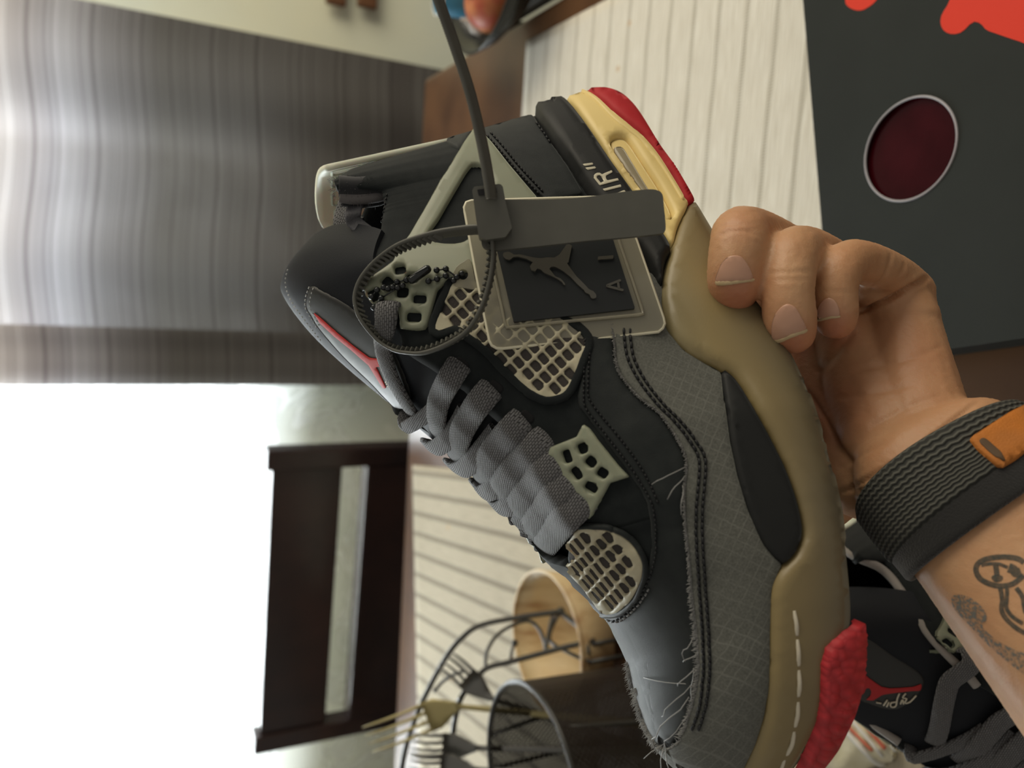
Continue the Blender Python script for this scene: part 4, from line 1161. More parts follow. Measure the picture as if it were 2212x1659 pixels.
# ---- black cable tie with a flag plate
M_zip = mat('black_nylon', (0.088, 0.088, 0.075), 0.45, spec=0.5, bump=(700, 0.06, 0.0003), var=(60, (0.108, 0.108, 0.092)))
zt_root = empty('cable_tie', at(1055, 450, .262)); tag(zt_root, 'black plastic cable tie with flat flag plate looped through the laces', 'cable tie')
bpy.context.view_layer.update()
fF, nF = plane_from([(1070, 440, .2655), (1430, 440, .2640), (1250, 540, .2630)])
flag = [(1062, 432), (1095, 431), (1180, 431), (1260, 426), (1340, 415), (1398, 409), (1420, 411), (1431, 420), (1434, 445), (1438, 486), (1436, 500), (1424, 505), (1360, 512), (1260, 521), (1160, 532), (1100, 538), (1060, 540), (1040, 526), (1044, 470)]
local(plate('flag_plate', flag, fF, nF, -0.0016, 0.0, M_zip, smooth_pts=True, bev=0.0006), zt_root)
# head: hollow box the strap runs through
fH, nH = plane_from([(1030, 400, .2590), (1085, 400, .2590), (1060, 500, .2590)])
V, F = [], []
hd = [(1020, 412), (1024, 403), (1080, 397), (1086, 402), (1093, 440), (1106, 492), (1092, 512), (1050, 518), (1034, 512), (1028, 470)]
local(plate('lock_head', hd, fH, nH, -0.0065, 0.0, M_zip, smooth_pts=False, bev=0.0007), zt_root)
ho = [(1031, 410), (1072, 405), (1074, 418), (1034, 423)]
local(plate('lock_slot', ho, fH, nH, 0.0, 0.0003, mat('slot_black', (0.004, 0.004, 0.006), .5), smooth_pts=False), zt_root)
# strap rising out of the head
P = catmull([tuple(at(*q)) for q in ((1062, 430, .2572), (1056, 385, .2566), (1040, 300, .2556), (1016, 200, .2540), (985, 105, .2520), (948, 0, .2490), (925, -70, .2470))], 10)
Wd = [tuple(-UP * 1.0 + RIGHT * .25 - BACK * .9)] * len(P)
V, F, UV = ribbon_geo(P, Wd, .0042, .0013)
local(mesh_obj('strap_tail', V, F, M_zip, None, True), zt_root)
G = Geo()
for k in range(2, len(P) - 1):
    for fr_k in (0.0, 0.5):
        p = Vector(P[k]).lerp(Vector(P[min(k + 1, len(P) - 1)]), fr_k)
        add_box(G.V, G.F, p + UP * .0012 + BACK * .0006, .0006, .0012, .0012)
local(G.obj('strap_teeth', M_zip, None, False), zt_root)
# the closed loop
loop = [(1052, 500, .2640), (1029, 496, .2640), (985, 500, .2665), (939, 508, .2700), (871, 530, .2760), (822, 562, .2810), (788, 598, .2830), (772, 632, .2840), (771, 662, .2840), (784, 694, .2840), (818, 735, .2850), (850, 755, .2835), (880, 762, .2800), (916, 762, .2765), (962, 746, .2730), (1007, 718, .2690), (1036, 676, .2660), (1056, 619, .2650), (1066, 560, .2645), (1064, 515, .2640)]
P = catmull([tuple(at(*q)) for q in loop], 8)
cen = sum((Vector(p) for p in P), Vector()) / len(P)
axis = (BACK * .45 + UP * .62 + RIGHT * .30).normalized()
Wd = []
for k in range(len(P)):
    t_ = min(1.0, k / (len(P) * .42)); Wd.append(tuple((axis * (1 - t_) + (BACK * 1.0 + UP * .10) * t_).normalized()))
V, F, UV = ribbon_geo(P, Wd, .0052, .0013)
local(mesh_obj('strap_loop', V, F, M_zip, None, True), zt_root)
G = Geo()
for p in resample(P, .0022)[8:]:
    p = Vector(p); d = (cen - p); d -= axis * d.dot(axis); d.normalize()
    t_ = axis.cross(d); Rm = Matrix((t_, d, axis)).transposed()
    add_box(G.V, G.F, p + d * .0011, .0009, .0016, .0034, Rm)
local(G.obj('strap_teeth', M_zip, None, False), zt_root)

# ================================================================== the hand and forearm
def chain_geo(pts, n=7):
    """overlapping balls along a tapering chain; pts = (x, y, zc, r)"""
    G = Geo(); Q = catmull(pts, n)
    for (x, y, z, r) in Q: G.add(sphere_geo(at(x, y, z), r, 14, 9))
    return G
H = Geo()
fingers = {
 'middle': [(1586, 626, .2835, .0087), (1588, 600, .2815, .0099), (1592, 560, .2815, .0103), (1598, 520, .2850, .0106), (1606, 508, .2955, .0111), (1650, 520, .3200, .0115), (1740, 570, .3450, .0125)],
 'ring': [(1710, 716, .2790, .0084), (1706, 690, .2770, .0093), (1702, 640, .2765, .0091), (1705, 585, .2795, .0094), (1714, 550, .2860, .0100), (1745, 548, .3080, .0105), (1800, 580, .3300, .0115), (1850, 620, .3420, .0125)],
 'pinky': [(1806, 690, .2870, .0074), (1804, 665, .2855, .0082), (1803, 630, .2850, .0080), (1812, 590, .2870, .0083), (1838, 566, .2930, .0086), (1885, 574, .3020, .0084), (1935, 600, .3130, .0088), (1965, 632, .3240, .0100)],
}
def from_shoe(l, r):
    c = R_S @ np.array(l) + T_S; z = -c[2]
    return (1106 - FPX * c[1] / z, 829.5 - FPX * c[0] / z, z, r)
fingers['index'] = [from_shoe((.122, -.0650, .014), .0078), from_shoe((.118, -.0645, .002), .0088), from_shoe((.112, -.0560, -.010), .0092), from_shoe((.106, -.035, -.0135), .0098), from_shoe((.101, -.014, -.0165), .0104), from_shoe((.101, .002, -.034), .0112), from_shoe((.103, .007, -.054), .0115)]
fingers['thumb'] = [from_shoe((.196, -.0695, .020), .0090), from_shoe((.198, -.0690, .006), .0104), from_shoe((.200, -.0590, -.014), .0108), from_shoe((.200, -.038, -.027), .0112), from_shoe((.199, -.012, -.036), .0115), (1840, 1035, .3150, .0120)]
for k, p in fingers.items(): H.add((lambda g: (g.V, g.F))(chain_geo(p)))
for p in ([(1945, 645, .3270, .0130), (1950, 720, .3180, .0150), (1965, 820, .3060, .0170), (1985, 920, .2930, .0185), (2020, 1000, .2830, .0190)],
          [(1880, 650, .3400, .0140), (1900, 740, .3320, .0160), (1930, 860, .3150, .0180), (1970, 980, .2950, .0190)],
          [(1790, 640, .3470, .0140), (1820, 760, .3400, .0165), (1870, 900, .3200, .0190), (1930, 1030, .2950, .0200)],
          [(1725, 650, .3560, .0130), (1770, 800, .3480, .0170), (1830, 950, .3220, .0185), (1915, 1025, .2960, .0170)],
          [(1880, 606, .3150, .0095), (1925, 640, .3200, .0125), (1950, 690, .3180, .0140)],
          [(1830, 700, .3330, .0140), (1850, 780, .3240, .0170), (1885, 870, .3100, .0195), (1930, 955, .2960, .0205)],
          [(1745, 860, .3380, .0150), (1775, 940, .3240, .0165), (1815, 1010, .3090, .0155), (1862, 1052, .2970, .0125)],
          [(1770, 780, .3400, .0150), (1800, 860, .3280, .0175), (1850, 940, .3120, .0190)],
          [(1800, 880, .3330, .0180), (1840, 970, .3120, .0175), (1885, 1035, .2990, .0130)]):
    H.add((lambda g: (g.V, g.F))(chain_geo(p)))

# forearm: elliptical sections along its axis
ARM = [(1935, 905, .2980, .0290, .0200), (1985, 960, .2880, .0300, .0200), (2033, 1003, .2790, .0312, .0205), (2090, 1062, .2715, .0318, .0212), (2150, 1120, .2650, .0325, .0225), (2250, 1222, .2560, .0350, .0255), (2380, 1350, .2450, .0385, .030), (2520, 1490, .2350, .042, .034)]
armC = catmull([tuple(at(a[0], a[1], a[2])) + (a[3], a[4]) for a in ARM], 8)
def arm_frame(i):
    t = Vector(armC[min(i + 1, len(armC) - 1)][:3]) - Vector(armC[max(i - 1, 0)][:3]); t.normalize()
    wv = t.cross(BACK).normalized(); dv = wv.cross(t).normalized()
    return t, wv, dv
def arm_ring(i, off=0.0, n=40, extra=0.0):
    c = Vector(armC[i][:3]); t, wv, dv = arm_frame(i); out = []
    for k in range(n):
        a = 2 * math.pi * k / n
        ca, sa = math.cos(a), math.sin(a)
        ex = 2.3
        rx = math.copysign(abs(ca) ** (2 / ex), ca) * (armC[i][3] + off); ry = math.copysign(abs(sa) ** (2 / ex), sa) * (armC[i][4] + off)
        out.append(c + wv * rx + dv * ry + t * extra)
    return out
V, F = [], []
for i in range(4, len(armC)):
    rr_ = arm_ring(i); cc_r = Vector(armC[i][:3]); k_ = .70 + .30 * min(1.0, (i - 4) / 9.0) ** .6
    V += [cc_r + (p - cc_r) * k_ for p in rr_]
n_ = 40; m_ = len(armC) - 4
for i in range(m_ - 1):
    for k in range(n_):
        k2 = (k + 1) % n_; F.append((i * n_ + k, i * n_ + k2, (i + 1) * n_ + k2, (i + 1) * n_ + k))
F.append(tuple(reversed(range(n_)))); F.append(tuple(range((m_ - 1) * n_, m_ * n_)))
H.add((V, F))

hraw = H.obj('person', None, None, True)
rm = hraw.modifiers.new('r', 'REMESH'); rm.mode = 'VOXEL'; rm.voxel_size = 0.0010; rm.use_smooth_shade = True
sm_ = hraw.modifiers.new('s', 'SMOOTH'); sm_.factor = 0.5; sm_.iterations = 9
dg = bpy.context.evaluated_depsgraph_get(); dg.update()
hm = bpy.data.meshes.new_from_object(hraw.evaluated_get(dg))
hraw.modifiers.clear(); old = hraw.data; hraw.data = hm; bpy.data.meshes.remove(old)
hand = hraw; hand.name = 'person'
nv = len(hm.vertices)
co = np.empty(nv * 3); hm.vertices.foreach_get('co', co); co = co.reshape(-1, 3)
no = np.empty(nv * 3); hm.vertices.foreach_get('normal', no); no = no.reshape(-1, 3)
rel = co - np.array(CAM[:]); zc_ = -(rel @ np.array(BACK[:]))
pxx = 1106 - FPX * (rel @ np.array(UP[:])) / zc_; pyy = 829.5 - FPX * (rel @ np.array(RIGHT[:])) / zc_
PP = np.stack([pxx, pyy], 1)
facing = -np.sum(no * rel, 1) / np.linalg.norm(rel, axis=1)
vis = np.clip(facing * 3, 0, 1)
def dist_line(P, line):
    A = np.asarray(line, float); d = np.full(len(P), 1e9); tt = np.zeros(len(P)); seg = len(A) - 1
    for k in range(seg):
        a, b = A[k], A[k + 1]; ab = b - a
        t = np.clip(((P - a) @ ab) / (ab @ ab), 0, 1); q = a + t[:, None] * ab
        dd = np.hypot(P[:, 0] - q[:, 0], P[:, 1] - q[:, 1]); m = dd < d
        d[m] = dd[m]; tt[m] = (k + t[m]) / seg
    return d, tt
disp = np.zeros(nv); flush = np.zeros(nv)
def crease(line, depth, sig, zmax=1.0, zmin=0.0):
    d, t = dist_line(PP, catmull(line, 6))
    w = np.exp(-(d / sig) ** 2) * np.clip(np.sin(np.pi * np.clip(t, .02, .98)) * 2, 0, 1) * vis * (zc_ < zmax) * (zc_ > zmin)
    np.subtract(disp, depth * w, out=disp)
    b = np.exp(-((d - 2.2 * sig) / (1.6 * sig)) ** 2) * vis * (zc_ < zmax) * (zc_ > zmin) * np.clip(np.sin(np.pi * np.clip(t, .02, .98)) * 2, 0, 1)
    np.add(disp, 0.18 * depth * b, out=disp)
crease([(1850, 676), (1880, 664), (1920, 645), (1965, 620), (2010, 598)], .0032, 4.5)
crease([(1858, 634), (1885, 622), (1908, 600), (1922, 570), (1924, 545)], .0006, 4)
crease([(1940, 596), (1952, 580), (1953, 566)], .0005, 4)
crease([(1548, 512), (1575, 500), (1605, 498), (1632, 506)], .0003, 4)
crease([(1552, 492), (1580, 484), (1612, 486)], .00025, 4)
crease([(1660, 590), (1700, 588), (1750, 586)], .00025, 4)
crease([(1668, 606), (1702, 604), (1748, 604)], .00020, 4)
crease([(1765, 632), (1800, 628), (1840, 634)], .0002, 4)
crease([(1795, 1072), (1850, 1048), (1920, 1008), (2000, 955), (2070, 900), (2122, 862)], .0010, 4.5)
crease([(1810, 1060), (1900, 1055), (1960, 1020), (2030, 965)], .0007, 4.5)
crease([(1800, 1020), (1850, 990), (1920, 950)], .0004, 5)
crease([(1735, 830), (1780, 900), (1810, 960), (1850, 1010)], .0009, 6)
crease([(1830, 800), (1900, 790), (1980, 770), (2040, 745)], .0004, 7)
crease([(1800, 860), (1880, 850), (1980, 830)], .0004, 7)
crease([(1850, 700), (1800, 770), (1760, 810)], .0007, 9)
crease([(1870, 930), (1960, 880), (2040, 850)], .0003, 6)
# grain
disp += 0.00006 * rng.standard_normal(nv)
co2 = co + no * disp[:, None]
hm.vertices.foreach_set('co', co2.ravel())
for (x, y, r, a) in ((1588, 645, 60, 1), (1712, 745, 58, 1), (1806, 715, 50, 1), (1770, 880, 110, .85), (1735, 960, 80, .5), (1960, 780, 120, .4), (1600, 480, 50, .3)):
    flush = np.maximum(flush, a * np.exp(-((pxx - x) ** 2 + (pyy - y) ** 2) / r ** 2))
at_ = hm.color_attributes.new('flush', 'FLOAT_COLOR', 'POINT')
buf = np.ones((nv, 4), np.float32); buf[:, 0] = flush; buf[:, 1] = flush; buf[:, 2] = flush
at_.data.foreach_set('color', buf.ravel())
hm.polygons.foreach_set('use_smooth', [True] * len(hm.polygons)); hm.update()

M_skin = bpy.data.materials.new('skin'); M_skin.use_nodes = True
N, L, b = nodes_of(M_skin)
ca = N.new('ShaderNodeVertexColor'); ca.layer_name = 'flush'
tc = N.new('ShaderNodeTexCoord')
n1 = N.new('ShaderNodeTexNoise'); n1.inputs['Scale'].default_value = 55; n1.inputs['Detail'].default_value = 5; L.new(tc.outputs['Object'], n1.inputs['Vector'])
c1 = ramp(N, L, n1.outputs['Fac'], [(0.32, (0.520, 0.275, 0.140)), (0.68, (0.580, 0.340, 0.185))])
c2 = mixc(N, L, mathn(N, L, 'MULTIPLY', ca.outputs['Color'], 0.75), c1, (0.50, 0.175, 0.095))
L.new(c2, b.inputs['Base Color']); b.inputs['Roughness'].default_value = 0.46; b.inputs['Specular IOR Level'].default_value = 0.4
b.inputs['Subsurface Weight'].default_value = 0.18; b.inputs['Subsurface Radius'].default_value = (0.006, 0.0025, 0.0012); b.inputs['Subsurface Scale'].default_value = 0.6
n2 = N.new('ShaderNodeTexVoronoi'); n2.inputs['Scale'].default_value = 1500; L.new(tc.outputs['Object'], n2.inputs['Vector'])
bp = N.new('ShaderNodeBump'); bp.inputs['Strength'].default_value = 0.15; bp.inputs['Distance'].default_value = 0.0003
L.new(n2.outputs['Distance'], bp.inputs['Height']); L.new(bp.outputs[0], b.inputs['Normal'])
hm.materials.clear(); hm.materials.append(M_skin)
tag(hand, 'bare hand and tattooed forearm gripping the sneaker by its tan sole', 'person')

# pieces laid on the skin, in the shoe's frame for the ray casting
Mi = np.array(M_SHOE.inverted())
loc_ = co2 @ Mi[:3, :3].T + Mi[:3, 3]
HBV = BVHTree.FromPolygons([Vector(v) for v in loc_], [tuple(p.vertices) for p in hm.polygons])
bpy.context.view_layer.update()
def on_skin(ob, parent=None):
    ob.parent = parent or hand
    ob.matrix_world = M_SHOE
    ob.matrix_parent_inverse = (parent or hand).matrix_world.inverted()
    ob.matrix_basis = M_SHOE
    return ob
M_nail = mat('fingernail', (0.56, 0.32, 0.22), 0.28, spec=0.5)
M_nailt = mat('nail_tip', (0.58, 0.44, 0.25), 0.4)
for pts, tip in (([(1547, 608), (1551, 588), (1561, 566), (1578, 553), (1600, 554), (1616, 574), (1625, 604), (1600, 607), (1570, 609)], [(1546, 607), (1570, 606), (1600, 604), (1626, 601), (1628, 607), (1602, 611), (1570, 616), (1550, 616)]),
                 ([(1670, 733), (1668, 702), (1678, 674), (1698, 657), (1718, 664), (1733, 690), (1740, 712), (1710, 722), (1688, 732)], [(1671, 732), (1690, 729), (1712, 719), (1740, 710), (1741, 717), (1712, 728), (1690, 738), (1674, 741)]),
                 ([(1766, 688), (1769, 664), (1782, 646), (1798, 645), (1810, 660), (1814, 682), (1795, 684), (1780, 687)], [(1765, 688), (1780, 685), (1796, 681), (1814, 681), (1814, 686), (1796, 688), (1780, 692), (1767, 694)])):
    nl = on_skin(panel('fingernail', pts, M_nail, 0.0005, 0.0001, edge=3, g=9, parent=hand, bvh=HBV))
    tp_ = (panel('nail_tip', tip, M_nailt, 0.0005, 0.0001, edge=2, g=6, parent=hand, bvh=HBV)); tp_.parent = nl

# ---- tattoo
M_ink = bpy.data.materials.new('tattoo_ink'); M_ink.use_nodes = True
N, L, b = nodes_of(M_ink)
b.inputs['Base Color'].default_value = (0.055, 0.065, 0.055, 1); b.inputs['Roughness'].default_value = 0.6
tc = N.new('ShaderNodeTexCoord'); n1 = N.new('ShaderNodeTexNoise'); n1.inputs['Scale'].default_value = 900; L.new(tc.outputs['Object'], n1.inputs['Vector'])
L.new(ramp(N, L, n1.outputs['Fac'], [(0.3, (.55, .55, .55)), (0.7, (.85, .85, .85))]), b.inputs['Alpha'])
M_ink2 = bpy.data.materials.new('tattoo_shading'); M_ink2.use_nodes = True
N, L, b = nodes_of(M_ink2)
b.inputs['Base Color'].default_value = (0.16, 0.18, 0.17, 1); b.inputs['Roughness'].default_value = 0.6
tc = N.new('ShaderNodeTexCoord'); n1 = N.new('ShaderNodeTexNoise'); n1.inputs['Scale'].default_value = 1100; L.new(tc.outputs['Object'], n1.inputs['Vector'])
L.new(ramp(N, L, n1.outputs['Fac'], [(0.42, (.1, .1, .1)), (0.62, (.8, .8, .8))]), b.inputs['Alpha'])
def stroke(line, w):
    q = resample(catmull(line, 6), 4); t = np.gradient(q, axis=0); t /= np.linalg.norm(t, axis=1)[:, None]
    nn = np.stack([-t[:, 1], t[:, 0]], 1) * w / 2
    out = [tuple(p) for p in np.concatenate([q + nn, (q - nn)[::-1]])]
    return out
def t4(l): return [(1880 + x / 6.663, 1100 + y / 6.663) for x, y in l]
for l, w_ in (([(2210, 770), (2100, 705), (1850, 690), (1620, 735), (1525, 830), (1550, 960), (1650, 1045), (1850, 1105), (2050, 1075), (2210, 950)], 8), ([(1600, 812), (1720, 785), (1850, 790), (1980, 840)], 5), ([(1805, 800), (1815, 880), (1825, 960)], 8),
             ([(1990, 840), (2060, 870), (2100, 920), (2170, 900)], 14), ([(1870, 1120), (1900, 1300), (1890, 1450), (1960, 1580), (2090, 1700), (2230, 1790)], 7), ([(1970, 1140), (1965, 1300), (1960, 1420), (2040, 1540), (2200, 1650)], 6), ([(2100, 1130), (2190, 1260), (2215, 1400), (2240, 1500)], 7)):
    on_skin(panel('tattoo', stroke(t4(l), w_ * 1.5), M_ink, 0.00002, 0.00012, edge=1, g=6, smooth=False, step=4, parent=hand, bvh=HBV))
on_skin(panel('tattoo', t4([(1740, 980), (1790, 945), (1880, 950), (1915, 990), (1880, 1040), (1790, 1045)]), M_ink, 0.00002, 0.00012, edge=1, g=6, parent=hand, bvh=HBV))
on_skin(panel('tattoo', [(2056, 1290), (2072, 1284), (2090, 1288), (2110, 1300), (2128, 1320), (2132, 1340), (2122, 1352), (2150, 1380), (2185, 1400), (2225, 1420), (2240, 1470), (2190, 1440), (2140, 1398), (2095, 1352), (2062, 1315)], M_ink2, 0.00002, 0.00012, edge=1, g=10, parent=hand, bvh=HBV))

# ---- watch band
M_bandw = bpy.data.materials.new('ribbed_elastic'); M_bandw.use_nodes = True
N, L, b = nodes_of(M_bandw)
tc = N.new('ShaderNodeTexCoord'); sp = N.new('ShaderNodeSeparateXYZ'); L.new(tc.outputs['UV'], sp.inputs[0])
tri = mathn(N, L, 'PINGPONG', sp.outputs[0], 0.5)
wv = mathn(N, L, 'SINE', mathn(N, L, 'ADD', mathn(N, L, 'MULTIPLY', sp.outputs[1], 6.2832), mathn(N, L, 'MULTIPLY', tri, 3.2)))
L.new(ramp(N, L, mathn(N, L, 'MULTIPLY_ADD', wv, .5, .5), [(0.15, (0.022, 0.023, 0.020)), (0.85, (0.098, 0.098, 0.082))]), b.inputs['Base Color']); b.inputs['Roughness'].default_value = 0.8
bp = N.new('ShaderNodeBump'); bp.inputs['Strength'].default_value = 0.8; bp.inputs['Distance'].default_value = 0.0008; L.new(wv, bp.inputs['Height']); L.new(bp.outputs[0], b.inputs['Normal'])
M_velv = mat('black_velcro', (0.012, 0.012, 0.012), 0.95, sheen=0.4, bump=(1500, 0.6, 0.0006))
wroot = empty('watch_band', at(2060, 1040, .27)); tag(wroot, 'grey ribbed fabric watch band with orange tab around the tattooed wrist', 'watch band')
bpy.context.view_layer.update()
def near_i(px_, py_):
    best = None
    for i, a in enumerate(armC):
        r_ = Vector(a[:3]) - CAM; z = -(r_.dot(BACK)); x = 1106 - FPX * r_.dot(UP) / z; y = 829.5 - FPX * r_.dot(RIGHT) / z
        d = math.hypot(x - px_, y - py_)
        if best is None or d < best[0]: best = (d, i)
    return best[1]
i0, i1, i2 = near_i(2034, 1004), near_i(2108, 1080), near_i(2150, 1120)
def band_part(name, ia, ib, off, mat_, nrow):
    V, F, UV = [], [], []; n = 72
    prof = []
    steps = 10
    for k in range(steps + 1):
        fi = ia + (ib - ia) * k / steps
        lo = int(math.floor(fi)); hi = min(lo + 1, len(armC) - 1); fr_k = fi - lo
        ra, rb = arm_ring(lo, off, n), arm_ring(hi, off, n)
        edge_in = 0.0008 if k in (0, steps) else 0.0
        ring = [p.lerp(q, fr_k) for p, q in zip(ra, rb)]
        c = sum(ring, Vector()) / n
        ring = [p + (c - p).normalized() * edge_in for p in ring]
        V += ring; UV += [(j * 0.9, nrow * k / steps) for j in range(n)]
    for k in range(steps):
        for j in range(n):
            j2 = (j + 1) % n
            F.append((k * n + j, k * n + j2, (k + 1) * n + j2, (k + 1) * n + j))
    ob = mesh_obj(name, V, F, mat_, None, True, UV)
    s_ = ob.modifiers.new('t', 'SOLIDIFY'); s_.thickness = .0022; s_.offset = 0
    local(ob, wroot); return ob
bm_ = band_part('band', i0, i1, .0030, M_bandw, 13)
bl_ = band_part('band_lining', i1 - 1.0, i2, .0022, M_velv, 3)
bvv = [M_SHOE.inverted() @ v.co for v in bm_.data.vertices]
bme = bm_.data
nbm = len(bme.vertices)
WBV = BVHTree.FromPolygons([M_SHOE.inverted() @ v.co for v in bme.vertices] + [M_SHOE.inverted() @ v.co for v in bl_.data.vertices], [tuple(p.vertices) for p in bme.polygons] + [tuple(i + nbm for i in p.vertices) for p in bl_.data.polygons])
M_or = mat('orange_webbing', (0.60, 0.19, 0.018), 0.75, var=(45, (0.42, 0.15, 0.03)), bump=(1600, 0.5, 0.0005))
ot = panel('orange_tab', [(2091, 954), (2100, 946), (2176, 896), (2209, 880), (2240, 900), (2235, 965), (2191, 1000), (2165, 1015), (2150, 1011), (2110, 978)], M_or, 0.0014, 0.0012, edge=5, g=10, parent=wroot, bvh=WBV, smooth=False)
on_skin(ot, wroot)
lg = panel('tab_mark', [(2113, 964), (2118, 955), (2128, 958), (2142, 970), (2160, 986), (2163, 996), (2153, 998), (2138, 988)], mat('tab_print', (0.10, 0.06, 0.03), .7), 0.0002, 0.0027, edge=2, g=7, parent=wroot, bvh=WBV)
lg.parent = ot

# ================================================================== shoe box lid on the table
BZ = TABLE_Z + 0.072
pA = on_z(1737, 30, BZ); pB = on_z(1776, 500, BZ)
bx_ = (pA - pB); bx_.z = 0; bx_.normalize()                     # along the far edge, to the right
by_ = Vector((-bx_.y, bx_.x, 0))                                  # away from the viewer
cl = on_z(2092, 748, BZ)                                          # a point of the left edge
# far-left corner: walk the far edge to the left edge line
tleft = (cl - pA).dot(bx_)
FL = pA + bx_ * tleft
BW, BD = 0.34, 0.25
bc_ = FL + bx_ * (BW / 2) - by_ * (BD / 2)
rotz = math.atan2(bx_.y, bx_.x)
sbx = empty('shoe_box', (bc_.x, bc_.y, TABLE_Z + .0022)); sbx.rotation_euler = (0, 0, rotz)
tag(sbx, 'dark charcoal shoe box with round window and red figure on its lid', 'shoe box')
M_box = mat('charcoal_card', lin((42, 46, 44)), 0.68, spec=0.3, bump=(300, 0.05, 0.0003), var=(12, lin((37, 41, 39))))
M_boxin = mat('dark_red_inside', (0.060, 0.004, 0.007), 0.35)
M_red = mat('signal_red', (0.75, 0.035, 0.012), 0.55)
hc = on_z(1963, 323, BZ); hl = hc - bc_; hx, hy = hl.dot(bx_), hl.dot(by_)
HR = 0.0305
# lid: top sheet with a round hole, four walls
ring = [(hx + HR * math.cos(a), hy + HR * math.sin(a)) for a in np.linspace(0, 2 * math.pi, 56, endpoint=False)]
outl = resample([(-BW / 2, -BD / 2), (BW / 2, -BD / 2), (BW / 2, BD / 2), (-BW / 2, BD / 2)], .01, True)
P2, T2 = tri2d(outl * 1000, [np.array(ring) * 1000], 25.0, 0); P2 = P2 / 1000
hb = .0698
V = [(p[0], p[1], hb) for p in P2]; F = []
for f in T2:
    a, b_, c = (np.array(V[i]) for i in f[:3]); F.append(tuple(f) if np.cross(b_ - a, c - a)[2] > 0 else tuple(reversed(f)))
top = mesh_obj('lid_top', V, F, M_box, sbx, False)
so = top.modifiers.new('t', 'SOLIDIFY'); so.thickness = .0016; so.offset = -1
for (nm, cx, cy, sx, sy) in (('lid_side', 0, BD / 2 - .0008, BW, .0016), ('lid_side', 0, -BD / 2 + .0008, BW, .0016), ('lid_side', -BW / 2 + .0008, 0, .0016, BD), ('lid_side', BW / 2 - .0008, 0, .0016, BD)):
    box(nm, (sx, sy, .034), M_box, sbx, (cx, cy, hb - .0172))
for (cx, cy, sx, sy) in ((0, BD / 2 - .004, BW - .006, .0016), (0, -BD / 2 + .004, BW - .006, .0016), (-BW / 2 + .004, 0, .0016, BD - .006), (BW / 2 - .004, 0, .0016, BD - .006)):
    box('box_side', (sx, sy, .064), mat('black_card', lin((30, 31, 31)), .6), sbx, (cx, cy, .033))
box('box_floor', (BW - .008, BD - .008, .002), M_boxin, sbx, (0, 0, .002))
# glossy red film below the round opening
G = Geo(); n = 48
V = [(hx, hy, hb - .003)] + [(hx + (HR + .004) * math.cos(2 * math.pi * k / n), hy + (HR + .004) * math.sin(2 * math.pi * k / n), hb - .003) for k in range(n)]
mesh_obj('window_film', V, [(0, k + 1, (k + 1) % n + 1) for k in range(n)], mat('wine_film', (0.030, 0.001, 0.003), 0.12, spec=0.3, bump=(25, 0.25, 0.002), var=(30, (0.045, 0.003, 0.006))), sbx)
tube('window_rim', [(hx + HR * math.cos(a), hy + HR * math.sin(a), hb + .0002) for a in np.linspace(0, 2 * math.pi, 64, endpoint=False)], .0007, mat('card_edge', (0.42, 0.40, 0.42), .6), sbx, 6, closed=True)
# red figure printed on the lid
def lidp(x, y):
    p = on_z(x, y, BZ) - bc_; return (p.dot(bx_), p.dot(by_))
def lid_print(pts, smooth=True):
    q = [lidp(x, y) for x, y in pts]
    o = resample(catmull(q, 5, True) if smooth else q, .003, True)
    P, T = tri2d(o * 1000, [], 12.0, 0); P = P / 1000
    V = [(p[0], p[1], hb + .0002) for p in P]; F = []
    for f in T:
        a, b_, c = (np.array(V[i]) for i in f[:3]); F.append(tuple(f) if np.cross(b_ - a, c - a)[2] > 0 else tuple(reversed(f)))
    mesh_obj('logo_print', V, F, M_red, sbx, False)
lid_print([(1826, 0), (1832, 14), (1845, 21), (1858, 23), (1872, 18), (1894, 0), (1900, -30), (1870, -60), (1835, -40)])
lid_print([(2052, 0), (2040, 22), (2032, 40), (2034, 58), (2044, 70), (2062, 74), (2080, 68), (2098, 50), (2108, 47), (2120, 52), (2130, 64), (2150, 72), (2185, 84), (2212, 93), (2250, 108), (2290, 60), (2330, 0), (2300, -80), (2200, -120), (2100, -90), (2060, -50)])

# ================================================================== the second shoe of the pair, standing on the table
# shoe axes as before: x toe-ward, z up
ang2 = math.radians(228)                                         # toe points left and towards the viewer
R2 = Matrix.Rotation(ang2, 4, 'Z') @ Matrix.Rotation(math.radians(-8), 4, 'X')
lab_l = R2 @ Vector((.112, 0, .150))
M2z = TABLE_Z + .012
lab_t = on_z(1905, 1470, M2z + lab_l.z)                           # the tongue label lies on this line of sight
pos2 = Vector((lab_t.x - lab_l.x, lab_t.y - lab_l.y, M2z))
shoe2 = empty('sneaker', mat=Matrix.Translation(pos2) @ R2)
tag(shoe2, 'matching black sneaker with red figure on its tongue standing on the table below', 'sneaker')
u2 = mesh_obj('upper', Vn, Fn, M_nub, shoe2); u2.data.materials.append(M_lin)
so = u2.modifiers.new('thick', 'SOLIDIFY'); so.thickness = .005; so.offset = -1; so.material_offset = 1
for ch_ in list(shoe.children):
    base_n = ch_.name.split('.')[0]
    if base_n in ('midsole', 'heel_midsole', 'heel_band', 'sole_wedge', 'heel_outsole', 'forefoot_outsole', 'lace_wing', 'lace_guard', 'mudguard', 'side_net', 'net_backing', 'toe_net', 'toe_net_backing', 'heel_tab', 'toe_box', 'heel_patch', 'tongue', 'lace'):
        c = bpy.data.objects.new(base_n, ch_.data); COL.objects.link(c); c.parent = shoe2
        for md_ in ch_.modifiers:
            nm_ = c.modifiers.new(md_.name, md_.type)
            for at_n in ('thickness', 'offset', 'width', 'segments', 'limit_method', 'angle_limit'):
                if hasattr(md_, at_n):
                    try: setattr(nm_, at_n, getattr(md_, at_n))
                    except Exception: pass

